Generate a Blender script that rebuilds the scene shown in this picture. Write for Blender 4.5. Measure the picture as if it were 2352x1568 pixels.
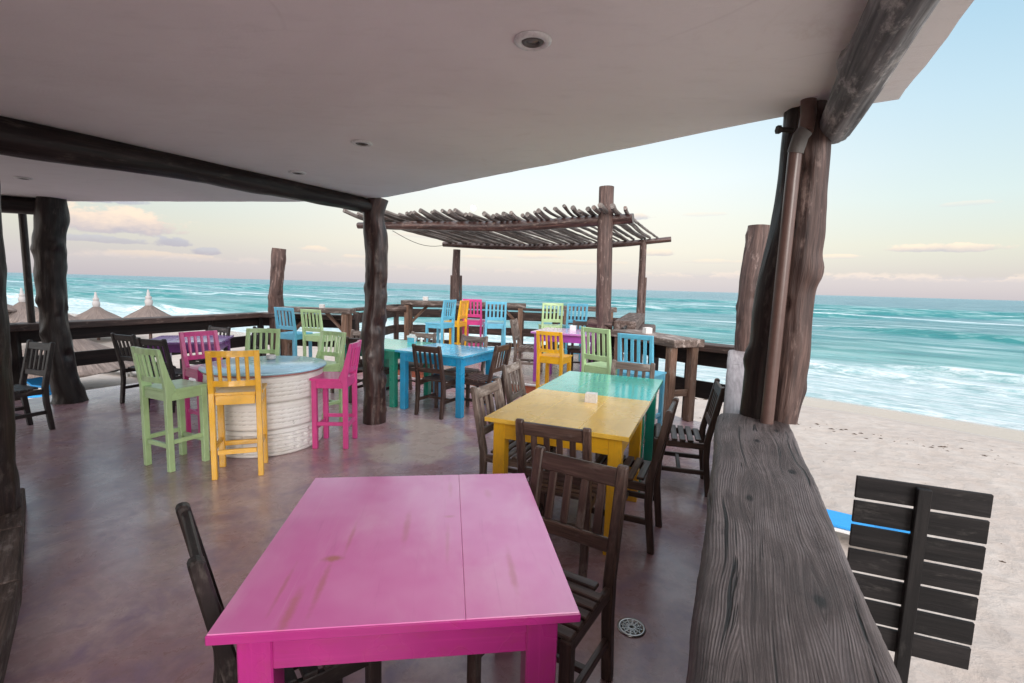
import bpy, bmesh, math, random
import numpy as np
from mathutils import Vector, Matrix, noise as mnoise
random.seed(7)
R = math.radians
scene = bpy.context.scene
for o in list(bpy.data.objects): bpy.data.objects.remove(o)
COL = scene.collection

# ------------------------------------------------------------------ camera
PITCH, ROLL, CAMH, FPX = R(6.4997), R(1.5991), 1.6, 1110.0
cp, sp, cr, sr = math.cos(PITCH), math.sin(PITCH), math.cos(ROLL), math.sin(ROLL)
fw = Vector((0, cp, -sp)); rt = Vector((1, 0, 0)); up = rt.cross(fw)
ir = cr*rt + sr*up; iu = -sr*rt + cr*up
cam = bpy.data.cameras.new('camera'); co = bpy.data.objects.new('camera', cam); COL.objects.link(co)
m = Matrix.Identity(4)
for i in range(3):
    m[i][0] = ir[i]; m[i][1] = iu[i]; m[i][2] = -fw[i]
m[0][3], m[1][3], m[2][3] = 0, 0, CAMH
co.matrix_world = m
cam.sensor_width = 36; cam.lens = FPX/2352*36; cam.clip_start = 0.05; cam.clip_end = 60000
scene.camera = co
scene.view_settings.view_transform = 'Standard'; scene.view_settings.look = 'None'
scene.view_settings.gamma = 1; scene.view_settings.exposure = 1.64

# ------------------------------------------------------------------ node helpers
class NT:
    def __init__(s, tree): s.t = tree; s.n = tree.nodes; s.l = tree.links
    def new(s, typ, **kw):
        n = s.n.new(typ)
        for k, v in kw.items(): setattr(n, k, v)
        return n
    def put(s, sock, v):
        if hasattr(v, 'is_output') or isinstance(v, bpy.types.NodeSocket): s.l.new(v, sock)
        elif isinstance(v, (tuple, list)):
            v = tuple(v)
            if sock.type == 'RGBA' and len(v) == 3: v = v+(1,)
            sock.default_value = v
        else: sock.default_value = v
    def math(s, op, a, b=0.0, c=0.0, clamp=False):
        n = s.new('ShaderNodeMath', operation=op, use_clamp=clamp)
        s.put(n.inputs[0], a); s.put(n.inputs[1], b)
        if op in ('MULTIPLY_ADD', 'SMOOTH_MIN', 'SMOOTH_MAX'): s.put(n.inputs[2], c)
        return n.outputs[0]
    def vmath(s, op, a, b=(0, 0, 0)):
        n = s.new('ShaderNodeVectorMath', operation=op); s.put(n.inputs[0], a); s.put(n.inputs[1], b)
        return n.outputs['Value'] if op in ('LENGTH', 'DISTANCE', 'DOT_PRODUCT') else n.outputs[0]
    def map(s, v, a, b, c=0.0, d=1.0, smooth=True):
        n = s.new('ShaderNodeMapRange', interpolation_type='SMOOTHSTEP' if smooth else 'LINEAR')
        s.put(n.inputs[0], v)
        for i, x in enumerate((a, b, c, d)): s.put(n.inputs[i+1], x)
        return n.outputs[0]
    def mix(s, f, a, b, mode='MIX'):
        n = s.new('ShaderNodeMix', data_type='RGBA', blend_type=mode)
        s.put(n.inputs[0], f); s.put(n.inputs[6], a); s.put(n.inputs[7], b)
        return n.outputs[2]
    def noise(s, vec, scale=5, detail=4, rough=.55, dist=0, dim='3D'):
        n = s.new('ShaderNodeTexNoise', noise_dimensions=dim)
        if vec is not None: s.put(n.inputs['Vector'], vec)
        s.put(n.inputs['Scale'], scale); s.put(n.inputs['Detail'], detail); s.put(n.inputs['Roughness'], rough); s.put(n.inputs['Distortion'], dist)
        return n.outputs[0]
    def ramp(s, f, stops, interp='LINEAR'):
        n = s.new('ShaderNodeValToRGB'); n.color_ramp.interpolation = interp
        e = n.color_ramp.elements
        while len(e) < len(stops): e.new(.5)
        for i, (p, c) in enumerate(stops): e[i].position = p; e[i].color = tuple(c)+(1,) if len(c) == 3 else c
        s.put(n.inputs[0], f); return n.outputs[0]
    def scale(s, vec, sc): return s.vmath('MULTIPLY', vec, sc)
    def bump(s, h, strength=.3, dist=.01, normal=None):
        n = s.new('ShaderNodeBump'); s.put(n.inputs['Strength'], strength); s.put(n.inputs['Distance'], dist); s.put(n.inputs['Height'], h)
        if normal is not None: s.put(n.inputs['Normal'], normal)
        return n.outputs[0]

def srgb(r, g, b):
    f = lambda c: (c/255/12.92) if c/255 <= .04045 else ((c/255+.055)/1.055)**2.4
    return (f(r), f(g), f(b))

# ------------------------------------------------------------------ sky (after sunset over the sea)
world = bpy.data.worlds.new('World'); scene.world = world; world.use_nodes = True
W = NT(world.node_tree); W.n.clear()
tc = W.new('ShaderNodeTexCoord'); sep = W.new('ShaderNodeSeparateXYZ'); W.l.new(tc.outputs['Generated'], sep.inputs[0])
dx, dy, dz = sep.outputs
DEG = 57.29578
el = W.math('MULTIPLY', W.math('ARCSINE', dz), DEG)
az = W.math('MULTIPLY', W.math('ARCTAN2', dx, dy), DEG)
base = W.ramp(W.map(el, 0, 60, 0, 1, False), [
    (0.0, srgb(204, 201, 207)), (0.03, srgb(214, 208, 209)), (0.07, srgb(233, 225, 214)), (0.13, srgb(240, 235, 223)),
    (0.20, srgb(238, 243, 243)), (0.30, srgb(218, 234, 241)), (0.42, srgb(190, 218, 234)), (.60, (.9, 1.0, 1.1)), (1.0, (1.1, 1.2, 1.3))])
cool = W.ramp(W.map(el, 0, 60, 0, 1, False), [
    (0.0, srgb(188, 182, 190)), (0.035, srgb(200, 194, 197)), (0.08, srgb(214, 212, 200)), (0.15, srgb(208, 222, 220)),
    (0.28, srgb(190, 216, 228)), (0.42, srgb(164, 202, 224)), (.60, (.9, 1.0, 1.1)), (1.0, (1.1, 1.2, 1.3))])
azd = W.map(W.math('ABSOLUTE', W.math('SUBTRACT', az, 3.0)), 8, 46)
sky = W.mix(azd, base, cool)
behind = W.map(dy, -.35, .25)       # the sunset side of the sky, behind the camera, is the bright one
sky = W.mix(behind, (2.55, 2.45, 2.45), sky)
# physical sky adds its own blue
nsk = W.new('ShaderNodeTexSky', sky_type='NISHITA'); nsk.sun_disc = False; nsk.sun_elevation = R(9); nsk.sun_rotation = R(215)
nsk_c = W.vmath('SCALE', nsk.outputs[0]); nsk_c.node.inputs['Scale'].default_value = .03
# clouds: (azimuth, elevation, half width, half height, density, warmth)
vec = W.new('ShaderNodeCombineXYZ'); W.put(vec.inputs[0], az); W.put(vec.inputs[1], W.math('MULTIPLY', el, 1.9))
n1 = W.noise(vec.outputs[0], .36, 7, .58); n2 = W.noise(vec.outputs[0], 1.3, 4, .6)
wob = W.math('ADD', W.math('MULTIPLY', W.math('SUBTRACT', n1, .5), 1.7), W.math('MULTIPLY', W.math('SUBTRACT', n2, .5), .7))
clouds = [(-39.0, 4.5, 5.4, 1.7, 1, 1.0), (-40.0, 3.1, 3.6, .5, .7, -.6), (-41.5, 6.7, 4.6, .75, .75, -.6), (-34.9, 3.2, 1.7, .8, .9, -.3), (-32.2, 2.5, 1.5, .5, .85, -.6),
          (-22.3, 3.3, 1.7, .5, .6, .9), (-36.5, 1.9, 5.5, .5, .4, .6), (13.6, 8.0, 2.3, .55, .7, .5), (16.5, 4.1, 2.1, .55, .7, .8),
          (2.6, 3.5, 3.0, .45, .6, .7), (40.8, 4.3, 4.4, .55, .85, .9), (33.4, 3.7, 2.1, .32, .6, .4), (21, 8.2, 2.4, .3, .3, .3),
          (-11, 5.4, 3.2, .4, .4, .6), (8, 2.9, 5, .4, .45, .4), (-4, 3.2, 3.0, .3, .4, .5), (-17, 2.7, 3.2, .35, .4, .5), (22, 3.2, 4, .35, .35, .4), (42, 8.0, 2.0, .3, .3, .2)]
for (ca, ce, ra, re, dens, warm) in clouds:
    a = W.math('DIVIDE', W.math('SUBTRACT', az, ca), ra)
    e0 = W.math('DIVIDE', W.math('SUBTRACT', el, ce), re)
    e1 = W.math('MAXIMUM', e0, W.math('MULTIPLY', e0, -1.9))      # flat base
    d = W.math('SQRT', W.math('ADD', W.math('POWER', W.math('ABSOLUTE', a), 2.0), W.math('POWER', e1, 2.0)))
    mask = W.math('MULTIPLY', W.map(W.math('ADD', d, wob), 1.05, .70), dens)
    lit = W.map(W.math('ADD', e0, W.math('MULTIPLY', wob, -.8)), -.5+(-warm*.3), .9)
    ccol = W.mix(lit, srgb(176, 172, 190) if dens > .6 else srgb(205, 198, 205), srgb(254, 228, 206) if warm > 0 else srgb(190, 190, 204))
    sky = W.mix(mask, sky, ccol)
bank_top = W.math('ADD', 2.05, W.math('MULTIPLY', wob, .75))
bank = W.math('MULTIPLY', W.map(W.math('SUBTRACT', bank_top, el), -.15, .35), W.map(el, -.5, 2.2, .55, 1))
bank = W.math('MULTIPLY', bank, W.map(az, 8, 30, .35, .95))
bankc = W.mix(W.math('MAXIMUM', W.map(n1, .53, .44), W.map(W.math('SUBTRACT', bank_top, el), -.1, .7)), srgb(246, 226, 216), srgb(203, 197, 206))
sky = W.mix(bank, sky, bankc)
sky = W.mix(1.0, sky, nsk_c, 'ADD')
bg = W.new('ShaderNodeBackground'); W.put(bg.inputs[0], sky); bg.inputs[1].default_value = 0.325
wo = W.new('ShaderNodeOutputWorld'); W.l.new(bg.outputs[0], wo.inputs[0])

sd = bpy.data.lights.new('sun', 'SUN'); sd.energy = .6; sd.angle = R(25); sd.color = (1, .94, .88)
so = bpy.data.objects.new('sun', sd); COL.objects.link(so)
so.rotation_euler = (R(76), 0, R(14))      # low light from behind the camera, over the land

# ------------------------------------------------------------------ properties
def tag(o, label=None, cat=None, group=None, kind=None):
    if label: o['label'] = label
    if cat: o['category'] = cat
    if group: o['group'] = group
    if kind: o['kind'] = kind
    return o
def empty(name, loc=(0, 0, 0), rz=0, label=None, cat=None, group=None):
    o = bpy.data.objects.new(name, None); COL.objects.link(o)
    o.location = loc; o.rotation_euler = (0, 0, rz); o.empty_display_size = .1
    return tag(o, label, cat, group)
def copy_tree(o, parent=None):
    c = o.copy(); COL.objects.link(c)
    if parent: c.parent = parent
    for ch in o.children: copy_tree(ch, c)
    return c

# ------------------------------------------------------------------ mesh builder with grain coordinates
class MB:
    def __init__(s): s.v = []; s.f = []; s.g = []; s.mi = []; s.sm = []
    def add(s, verts, faces, gr, mi=0, smooth=False):
        b = len(s.v); s.v += [tuple(v) for v in verts]; s.g += [tuple(g) for g in gr]
        s.f += [tuple(b+i for i in f) for f in faces]; s.mi += [mi]*len(faces); s.sm += [smooth]*len(faces)
    def bmadd(s, bm, M=None, long=None, mi=0, smooth=False):
        bm.verts.ensure_lookup_table(); bm.verts.index_update()
        cs = [v.co.copy() for v in bm.verts]
        if long is None:
            ext = [max(c[i] for c in cs)-min(c[i] for c in cs) for i in range(3)]; long = ext.index(max(ext))
        o = [long, (long+1) % 3, (long+2) % 3]; off = [random.uniform(0, 40) for _ in range(3)]
        gr = [(c[o[0]]+off[0], c[o[1]]+off[1], c[o[2]]+off[2]) for c in cs]
        if M is not None: cs = [M @ c for c in cs]
        s.add(cs, [[v.index for v in f.verts] for f in bm.faces], gr, mi, smooth); bm.free()
    def box(s, c, size, rz=0, bev=.004, M=None, mi=0, long=None, rx=0, ry=0, seg=1):
        bm = bmesh.new(); bmesh.ops.create_cube(bm, size=1)
        for v in bm.verts: v.co = Vector((v.co.x*size[0], v.co.y*size[1], v.co.z*size[2]))
        if bev: bmesh.ops.bevel(bm, geom=list(bm.edges), offset=min(bev, min(size)*.45), segments=seg, affect='EDGES', profile=.5)
        T = Matrix.Translation(c) @ Matrix.Rotation(rz, 4, 'Z') @ Matrix.Rotation(ry, 4, 'Y') @ Matrix.Rotation(rx, 4, 'X')
        if M is not None: T = M @ T
        s.bmadd(bm, T, long, mi)
    def bar(s, a, b, w, h, bev=.004, mi=0, roll=0):     # board from a to b, w sideways, h vertical
        a = Vector(a); b = Vector(b); d = b-a; L = d.length; d.normalize()
        upv = Vector((0, 0, 1)) if abs(d.z) < .9 else Vector((0, 1, 0))
        y = upv.cross(d).normalized(); z = d.cross(y)
        M = Matrix.Identity(4)
        for i in range(3): M[i][0] = d[i]; M[i][1] = y[i]; M[i][2] = z[i]
        M.translation = (a+b)/2
        s.box((0, 0, 0), (L, w, h), bev=bev, M=M @ Matrix.Rotation(roll, 4, 'X'), mi=mi, long=0)
    def prism(s, poly, x0, x1, bev=.003, mi=0, M=None):   # polygon in (y,z), extruded along x
        bm = bmesh.new(); A = [bm.verts.new((x0, p[0], p[1])) for p in poly]; B = [bm.verts.new((x1, p[0], p[1])) for p in poly]
        n = len(poly); bm.faces.new(A[::-1]); bm.faces.new(B)
        for i in range(n): bm.faces.new((A[i], A[(i+1) % n], B[(i+1) % n], B[i]))
        bmesh.ops.recalc_face_normals(bm, faces=bm.faces)
        if bev: bmesh.ops.bevel(bm, geom=list(bm.edges), offset=bev, segments=1, affect='EDGES')
        s.bmadd(bm, M, None, mi)
    def slab(s, poly, z0, z1, mi=0, bev=0):
        bm = bmesh.new(); B = [bm.verts.new((p[0], p[1], z0)) for p in poly]; A = [bm.verts.new((p[0], p[1], z1)) for p in poly]
        n = len(poly); bm.faces.new(A); bm.faces.new(B[::-1])
        for i in range(n): bm.faces.new((B[i], B[(i+1) % n], A[(i+1) % n], A[i]))
        bmesh.ops.recalc_face_normals(bm, faces=bm.faces)
        if bev: bmesh.ops.bevel(bm, geom=list(bm.edges), offset=bev, segments=2, affect='EDGES')
        bmesh.ops.triangulate(bm, faces=[f for f in bm.faces if len(f.verts) > 4])
        s.bmadd(bm, None, 0, mi)
    def tube(s, pts, rad, seg=20, amp=0, freq=3, mi=0, step=None, knots=0, seed=0, flat=1.0, ridges=0, smooth=True):
        pts = [Vector(p) for p in pts]
        if step:
            # smooth resample (Catmull-Rom)
            P2, R2 = [], []
            for i in range(len(pts)-1):
                p0 = pts[max(i-1, 0)]; p1 = pts[i]; p2 = pts[i+1]; p3 = pts[min(i+2, len(pts)-1)]
                k = max(1, int((p2-p1).length/step))
                for j in range(k):
                    t = j/k; t2 = t*t; t3 = t2*t
                    P2.append(.5*((2*p1)+(-p0+p2)*t+(2*p0-5*p1+4*p2-p3)*t2+(-p0+3*p1-3*p2+p3)*t3))
                    R2.append(rad[i]+(rad[i+1]-rad[i])*(t*t*(3-2*t)))
            P2.append(pts[-1]); R2.append(rad[-1]); pts, rad = P2, R2
        rnd = random.Random(seed)
        L = [0]
        for i in range(1, len(pts)): L.append(L[-1]+(pts[i]-pts[i-1]).length)
        kn = [(rnd.uniform(0.05, .95)*L[-1], rnd.uniform(0, 6.28), rnd.uniform(.025, .06), rnd.choice([-1, 1, 1])) for _ in range(knots)]
        y = None; verts = []; gr = []; off = rnd.uniform(0, 50)
        for i, p in enumerate(pts):
            d = (pts[min(i+1, len(pts)-1)]-pts[max(i-1, 0)]).normalized()
            if y is None: y = (Vector((1, 0, 0)) if abs(d.x) < .8 else Vector((0, 0, 1))).cross(d).normalized()
            y = (y-d*y.dot(d)).normalized(); z = d.cross(y)
            for k in range(seg):
                t = 2*math.pi*k/seg; c_, s_ = math.cos(t), math.sin(t); r = rad[i]
                if amp:
                    r += amp*(mnoise.noise(Vector((c_*1.1, s_*1.1, L[i]*freq+off)))+.45*mnoise.noise(Vector((c_*3, s_*3, L[i]*freq*2.4+off))))*1.3
                if ridges:
                    r += ridges*mnoise.noise(Vector((c_*7, s_*7, L[i]*1.2+off*2)))
                for (kl, kt, kr, sg) in kn:
                    dl = (L[i]-kl); dt = ((t-kt+math.pi) % (2*math.pi)-math.pi)*rad[i]
                    q = (dl*dl+dt*dt)/(kr*kr)
                    if q < 6: r += sg*.6*kr*math.exp(-q)-.25*kr*math.exp(-q*5)
                verts.append(p+y*(r*c_)+z*(r*s_*flat)); gr.append((L[i]+off, .5*rad[i]*c_*2, rad[i]*s_))
        n = len(pts); faces = []
        for i in range(n-1):
            for k in range(seg):
                a = i*seg+k; b = i*seg+(k+1) % seg; faces.append((a, b, b+seg, a+seg))
        s.add(verts, faces, gr, mi, smooth)
        for e in (0, n-1):
            ring = verts[e*seg:(e+1)*seg]; c = sum(ring, Vector())/seg
            fs = [(k, (k+1) % seg, seg) for k in range(seg)]
            if e == 0: fs = [f[::-1] for f in fs]
            s.add(ring+[c], fs, [((v-c).length*.2+off, (v-c).x, (v-c).y+(v-c).z) for v in ring]+[(off, 0, 0)], mi, False)
    def lathe(s, prof, seg=32, c=(0, 0, 0), mi=0, smooth=True):
        verts = []; faces = []; n = len(prof)
        for (r, z) in prof:
            for k in range(seg):
                t = 2*math.pi*k/seg; verts.append((c[0]+r*math.cos(t), c[1]+r*math.sin(t), c[2]+z))
        for i in range(n-1):
            for k in range(seg):
                a = i*seg+k; b = i*seg+(k+1) % seg; faces.append((a, b, b+seg, a+seg))
        s.add(verts, faces, verts, mi, smooth)
    def build(s, name, mats, parent=None, smooth_angle=None):
        me = bpy.data.meshes.new(name); me.from_pydata(s.v, [], s.f)
        at = me.attributes.new('gr', 'FLOAT_VECTOR', 'POINT'); at.data.foreach_set('vector', np.array(s.g, dtype=np.float32).ravel())
        if not isinstance(mats, (list, tuple)): mats = [mats]
        for mm in mats: me.materials.append(mm)
        me.polygons.foreach_set('material_index', s.mi); me.polygons.foreach_set('use_smooth', s.sm)
        me.update()
        o = bpy.data.objects.new(name, me); COL.objects.link(o)
        if parent: o.parent = parent
        return o

# ------------------------------------------------------------------ materials
def new_mat(name):
    mt = bpy.data.materials.new(name); mt.use_nodes = True; N = NT(mt.node_tree); N.n.clear()
    b = N.new('ShaderNodeBsdfPrincipled'); o = N.new('ShaderNodeOutputMaterial'); N.l.new(b.outputs[0], o.inputs[0])
    return mt, N, b
def grain(N):
    a = N.new('ShaderNodeAttribute'); a.attribute_name = 'gr'; oi = N.new('ShaderNodeObjectInfo')
    r = N.math('MULTIPLY', oi.outputs['Random'], 37.0)
    cb = N.new('ShaderNodeCombineXYZ'); N.put(cb.inputs[0], r); N.put(cb.inputs[1], r); N.put(cb.inputs[2], r)
    return N.vmath('ADD', a.outputs['Vector'], cb.outputs[0]), oi.outputs['Random']
def wood(name, dark, mid, light, rough=.5, bump=.3, gs=1.0, worn=None, wornamt=.5, spec=.5, coat=0, fine=60):
    mt, N, b = new_mat(name); g, rnd = grain(N)
    st = N.scale(g, (2.2*gs, 26*gs, 26*gs)); a = N.noise(st, 1, 6, .65, .6)
    fn = N.noise(N.scale(g, (4*gs, fine*2*gs, fine*2*gs)), 1, 3, .6)
    col = N.ramp(a, [(.28, dark), (.5, mid), (.74, light)])
    col = N.mix(N.map(fn, .35, .62, .55, 0), col, dark)
    if worn:
        wn = N.noise(N.scale(g, (5, 14, 14)), 1, 5, .7)
        col = N.mix(N.map(wn, .62-wornamt*.25, .78-wornamt*.2), col, worn)
    var = N.map(rnd, 0, 1, .72, 1.25, False)
    hsv = N.new('ShaderNodeHueSaturation'); N.put(hsv.inputs['Value'], var); N.put(hsv.inputs['Color'], col)
    N.put(b.inputs['Base Color'], hsv.outputs[0])
    N.put(b.inputs['Roughness'], N.map(a, .2, .8, rough+.12, rough-.1, False))
    b.inputs['Specular IOR Level'].default_value = spec; b.inputs['Coat Weight'].default_value = coat; b.inputs['Coat Roughness'].default_value = .3
    h = N.math('ADD', N.math('MULTIPLY', a, 1.0), N.math('MULTIPLY', fn, .5))
    N.put(b.inputs['Normal'], N.bump(h, bump, .006))
    return mt
def paint(name, col, rough=.42, worn=.15, under=(.16, .10, .06), var=.1, coat=.35):
    mt, N, b = new_mat(name); g, rnd = grain(N)
    a = N.noise(N.scale(g, (3, 30, 30)), 1, 5, .6, .4); c2 = N.noise(g, 3.0, 3)
    c = N.mix(N.map(c2, .3, .7), tuple(x*(1-var) for x in col), tuple(min(1, x*(1+var)) for x in col))
    c = N.mix(N.map(a, .62, .9, 0, .18), c, tuple(x*.6 for x in col))
    br = N.noise(N.scale(g, (2.5, 120, 120)), 1, 3, .6); c = N.mix(N.map(br, .5, .75, 0, .22), c, tuple(min(1, x*1.5+.04) for x in col)); c = N.mix(N.map(N.noise(g, 7, 6, .75), .58, .78, 0, .28), c, tuple(x*.55+.01 for x in col))
    geo = N.new('ShaderNodeNewGeometry')
    w = N.noise(N.scale(g, (9, 22, 22)), 1, 6, .75)
    edge = N.math('MULTIPLY', N.map(geo.outputs['Pointiness'], .52, .6), N.map(w, .5, .6))
    chips = N.math('MAXIMUM', N.math('MULTIPLY', edge, .35), N.map(w, .80-worn*.15, .84-worn*.15))
    c = N.mix(N.math('MULTIPLY', chips, .55), c, under)
    N.put(b.inputs['Base Color'], c); N.put(b.inputs['Roughness'], N.map(c2, .3, .7, rough+.1, rough-.08, False))
    N.put(b.inputs['Normal'], N.bump(N.math('ADD', a, N.math('MULTIPLY', w, .3)), .22, .004))
    if coat: b.inputs['Coat Weight'].default_value = coat; b.inputs['Coat Roughness'].default_value = .14; b.inputs['Coat IOR'].default_value = 1.7; b.inputs['Specular IOR Level'].default_value = .7
    return mt
def plain(name, col, rough=.5, metal=0, bump=0, bs=60):
    mt, N, b = new_mat(name); tcn = N.new('ShaderNodeTexCoord'); n = N.noise(tcn.outputs['Object'], bs, 5)
    N.put(b.inputs['Base Color'], N.mix(N.map(n, .3, .7), tuple(x*.82 for x in col), col)); b.inputs['Roughness'].default_value = rough; b.inputs['Metallic'].default_value = metal
    if bump: N.put(b.inputs['Normal'], N.bump(n, bump, .004))
    return mt

M = {}
M['chair_dark'] = wood('chair_dark', (.022, .012, .010), (.070, .041, .032), (.15, .095, .074), .36, .35, worn=(.13, .10, .085), wornamt=.3)
M['chair_black'] = wood('chair_black', (.006, .004, .004), (.018, .012, .011), (.045, .032, .028), .45, .3, worn=(.10, .085, .075), wornamt=.3)
M['chair_grey'] = wood('chair_grey', (.06, .042, .036), (.17, .122, .10), (.32, .25, .215), .55, .45, worn=(.33, .28, .25), wornamt=.5)
M['post_brown'] = wood('post_brown', (.012, .005, .005), (.048, .021, .018), (.14, .072, .058), .34, .9, gs=.8, worn=(.17, .12, .10), wornamt=.35, coat=.2)
M['post_dark'] = wood('post_dark', (.005, .0025, .0025), (.017, .010, .009), (.055, .035, .030), .42, .8, gs=.7, spec=.4, worn=(.055, .042, .038), wornamt=.3)
M['post_mid'] = wood('post_mid', (.020, .010, .009), (.085, .046, .038), (.20, .125, .105), .6, 1.0, gs=1.0, worn=(.24, .17, .15), wornamt=.25)
M['weathered'] = wood('weathered', (.030, .018, .016), (.105, .070, .058), (.21, .155, .135), .75, .8, gs=.8, worn=(.26, .21, .19), wornamt=.5, spec=.3)
M['rail_wood'] = wood('rail_wood', (.016, .009, .008), (.055, .031, .025), (.125, .075, .060), .6, .6, gs=.6, worn=(.17, .12, .10), wornamt=.3)
M['rail_dark'] = wood('rail_dark', (.004, .0025, .0025), (.012, .007, .006), (.03, .018, .015), .6, .5, gs=.6, spec=.3)
M['bar_wood'] = wood('bar_wood', (.05, .026, .016), (.18, .10, .065), (.33, .205, .145), .6, .6, gs=.7, worn=(.27, .21, .17), wornamt=.4)
M['bar_top'] = wood('bar_top', (.035, .024, .020), (.12, .085, .070), (.25, .19, .165), .6, .8, gs=.6, worn=(.36, .30, .27), wornamt=.5)
M['pale_plank'] = wood('pale_plank', (.13, .11, .115), (.24, .21, .215), (.33, .30, .305), .6, .4, gs=.5, worn=(.10, .08, .08), wornamt=.15)
M['log_grey'] = wood('log_grey', (.035, .034, .038), (.15, .145, .15), (.36, .35, .35), .7, 1.0, gs=.5, worn=(.38, .36, .35), wornamt=.5, spec=.35)
M['stick'] = wood('stick', (.035, .030, .028), (.15, .13, .12), (.32, .28, .26), .75, .7, gs=.9, worn=(.10, .055, .04), wornamt=.35)
M['pink'] = paint('paint_pink', (.66, .055, .27), .40, .1, (.35, .02, .12))
M['magenta'] = paint('paint_magenta', (.45, .028, .22), .30, .05, (.4, .06, .12))
M['yellow'] = paint('paint_yellow', (.84, .44, .012), .38, .15, (.35, .20, .05))
M['green'] = paint('paint_green', (.43, .62, .31), .45, .12, (.20, .28, .12))
M['blue'] = paint('paint_blue', (.12, .47, .66), .42, .18, (.07, .20, .30))
M['blue_table'] = paint('paint_blue_table', (.012, .35, .66), .30, .05, (.05, .2, .3))
M['teal'] = paint('paint_teal', (.006, .31, .21), .28, .05, (.03, .16, .12))
M['purple'] = paint('paint_purple', (.33, .055, .36), .35, .05, (.2, .06, .2))
for k_, c_ in (('yellow', (.86, .52, .07)), ('teal', (.02, .48, .38)), ('blue_table', (.06, .46, .74)), ('purple', (.50, .20, .52)), ('violet', (.34, .18, .50))):  # paler than the leg paints: sky reflection put into the top colours
    M[k_+'_top'] = paint('gloss_'+k_, c_, .26, .04, tuple(x*.5 for x in c_), coat=.8)
M['violet'] = paint('paint_violet', (.22, .045, .30), .3, .05, (.1, .04, .14))
M['orange_step'] = paint('orange_step', (.42, .105, .045), .5, .3, (.3, .12, .07))
M['white'] = plain('white_paint', (.75, .75, .74), .4)
M['ceramic'] = plain('ceramic', (.72, .70, .68), .25)
M['white_fin'] = plain('white_finial', (.36, .345, .345), .6)
M['tissue'] = plain('tissue', (.82, .82, .83), .9)
M['metal'] = plain('metal', (.55, .56, .56), .32, 1.0)
M['drain_shade'] = plain('drain_shade_black', (.01, .01, .01), .8)
M['glass'] = plain('lamp_glass', (.18, .18, .17), .12)
M['pipe'] = plain('pipe_brown', (.115, .068, .058), .30, 0, .15, 25)
M['pipe_grey'] = plain('pipe_grey', (.12, .112, .105), .5, 0, .2, 25)
M['thatch'] = plain('thatch', (.20, .155, .135), .95, 0, .9, 14)
mt, N, b = new_mat('thatch'); P = N.new('ShaderNodeTexCoord').outputs['Object']; sx = N.new('ShaderNodeSeparateXYZ'); N.put(sx.inputs[0], P)
an = N.math('ARCTAN2', sx.outputs[0], sx.outputs[1]); cb = N.new('ShaderNodeCombineXYZ'); N.put(cb.inputs[0], N.math('MULTIPLY', an, 22)); N.put(cb.inputs[1], N.math('MULTIPLY', sx.outputs[2], 2.2))
f1 = N.noise(cb.outputs[0], 1, 6, .75); f2 = N.noise(P, 1.6, 5, .7)
c = N.mix(N.map(f1, .32, .68), (.09, .068, .06), (.27, .215, .19)); c = N.mix(N.map(f2, .4, .65, 0, .5), c, (.14, .115, .11))
N.put(b.inputs['Base Color'], c); b.inputs['Roughness'].default_value = .95; N.put(b.inputs['Normal'], N.bump(f1, .9, .08)); M['thatch'] = mt
M['blue_cloth'] = plain('blue_cloth', (.02, .30, .72), .7)
M['concrete'] = plain('concrete', (.32, .27, .25), .8, 0, .4, 6)
M['black_board'] = wood('black_board', (.003, .0025, .003), (.008, .007, .0075), (.020, .017, .017), .65, .4, gs=.6, spec=.25, worn=(.035, .032, .03), wornamt=.2)
M['wire'] = plain('wire', (.03, .025, .02), .6)

# pink table top with worn wood showing through and two knots
mt, N, b = new_mat('pink_top'); g, rnd = grain(N); tcn = N.new('ShaderNodeTexCoord'); P = tcn.outputs['Object']
gn = N.noise(N.scale(g, (2.0, 24, 24)), 1, 6, .65, .8); big = N.noise(P, 2.3, 3); pat = N.noise(N.scale(P, (3.2, 1.2, 1)), 1.0, 6, .6, .4)
c = N.mix(N.map(big, .35, .68), (.86, .27, .58), (.78, .15, .47))
c = N.mix(N.map(pat, .44, .66, 0, .65), c, (.90, .42, .66)); c = N.mix(N.map(gn, .56, .85, 0, .38), c, (.42, .03, .20)); c = N.mix(N.map(N.noise(N.scale(g, (1.2, 60, 60)), 1, 4, .7), .60, .75, 0, .18), c, (.85, .45, .62))  # pale patches: worn paint, and partly sky reflection put into the colour
def blob(N, P, cx, cy, rx, ry, a=1.1, b_=.1, wob=1.1):
    s_ = N.new('ShaderNodeSeparateXYZ'); N.put(s_.inputs[0], P)
    u = N.math('DIVIDE', N.math('SUBTRACT', s_.outputs[0], cx), rx); v = N.math('DIVIDE', N.math('SUBTRACT', s_.outputs[1], cy), ry)
    d = N.math('SQRT', N.math('ADD', N.math('MULTIPLY', u, u), N.math('MULTIPLY', v, v)))
    d = N.math('ADD', d, N.math('MULTIPLY', N.math('SUBTRACT', N.noise(P, 22, 4, .7), .5), wob))
    return N.map(d, a, b_)
for (cx, cy, rx, ry, am) in [(-.235, -.165, .040, .022, .9), (-.235, -.30, .013, .16, .55), (-.205, -.05, .010, .13, .45), (-.03, .02, .016, .15, .4), (-.285, -.40, .018, .12, .6),
                            (.115, .08, .028, .015, .4), (.11, -.10, .010, .15, .25), (.30, -.27, .014, .14, .45), (-.335, -.30, .008, .14, .5), (.27, .26, .02, .05, .25), (.12, .32, .012, .1, .25)]:
    c = N.mix(N.math('MULTIPLY', blob(N, P, cx, cy, rx, ry), min(1, am*1.1)), c, (.55, .15, .15))
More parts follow.
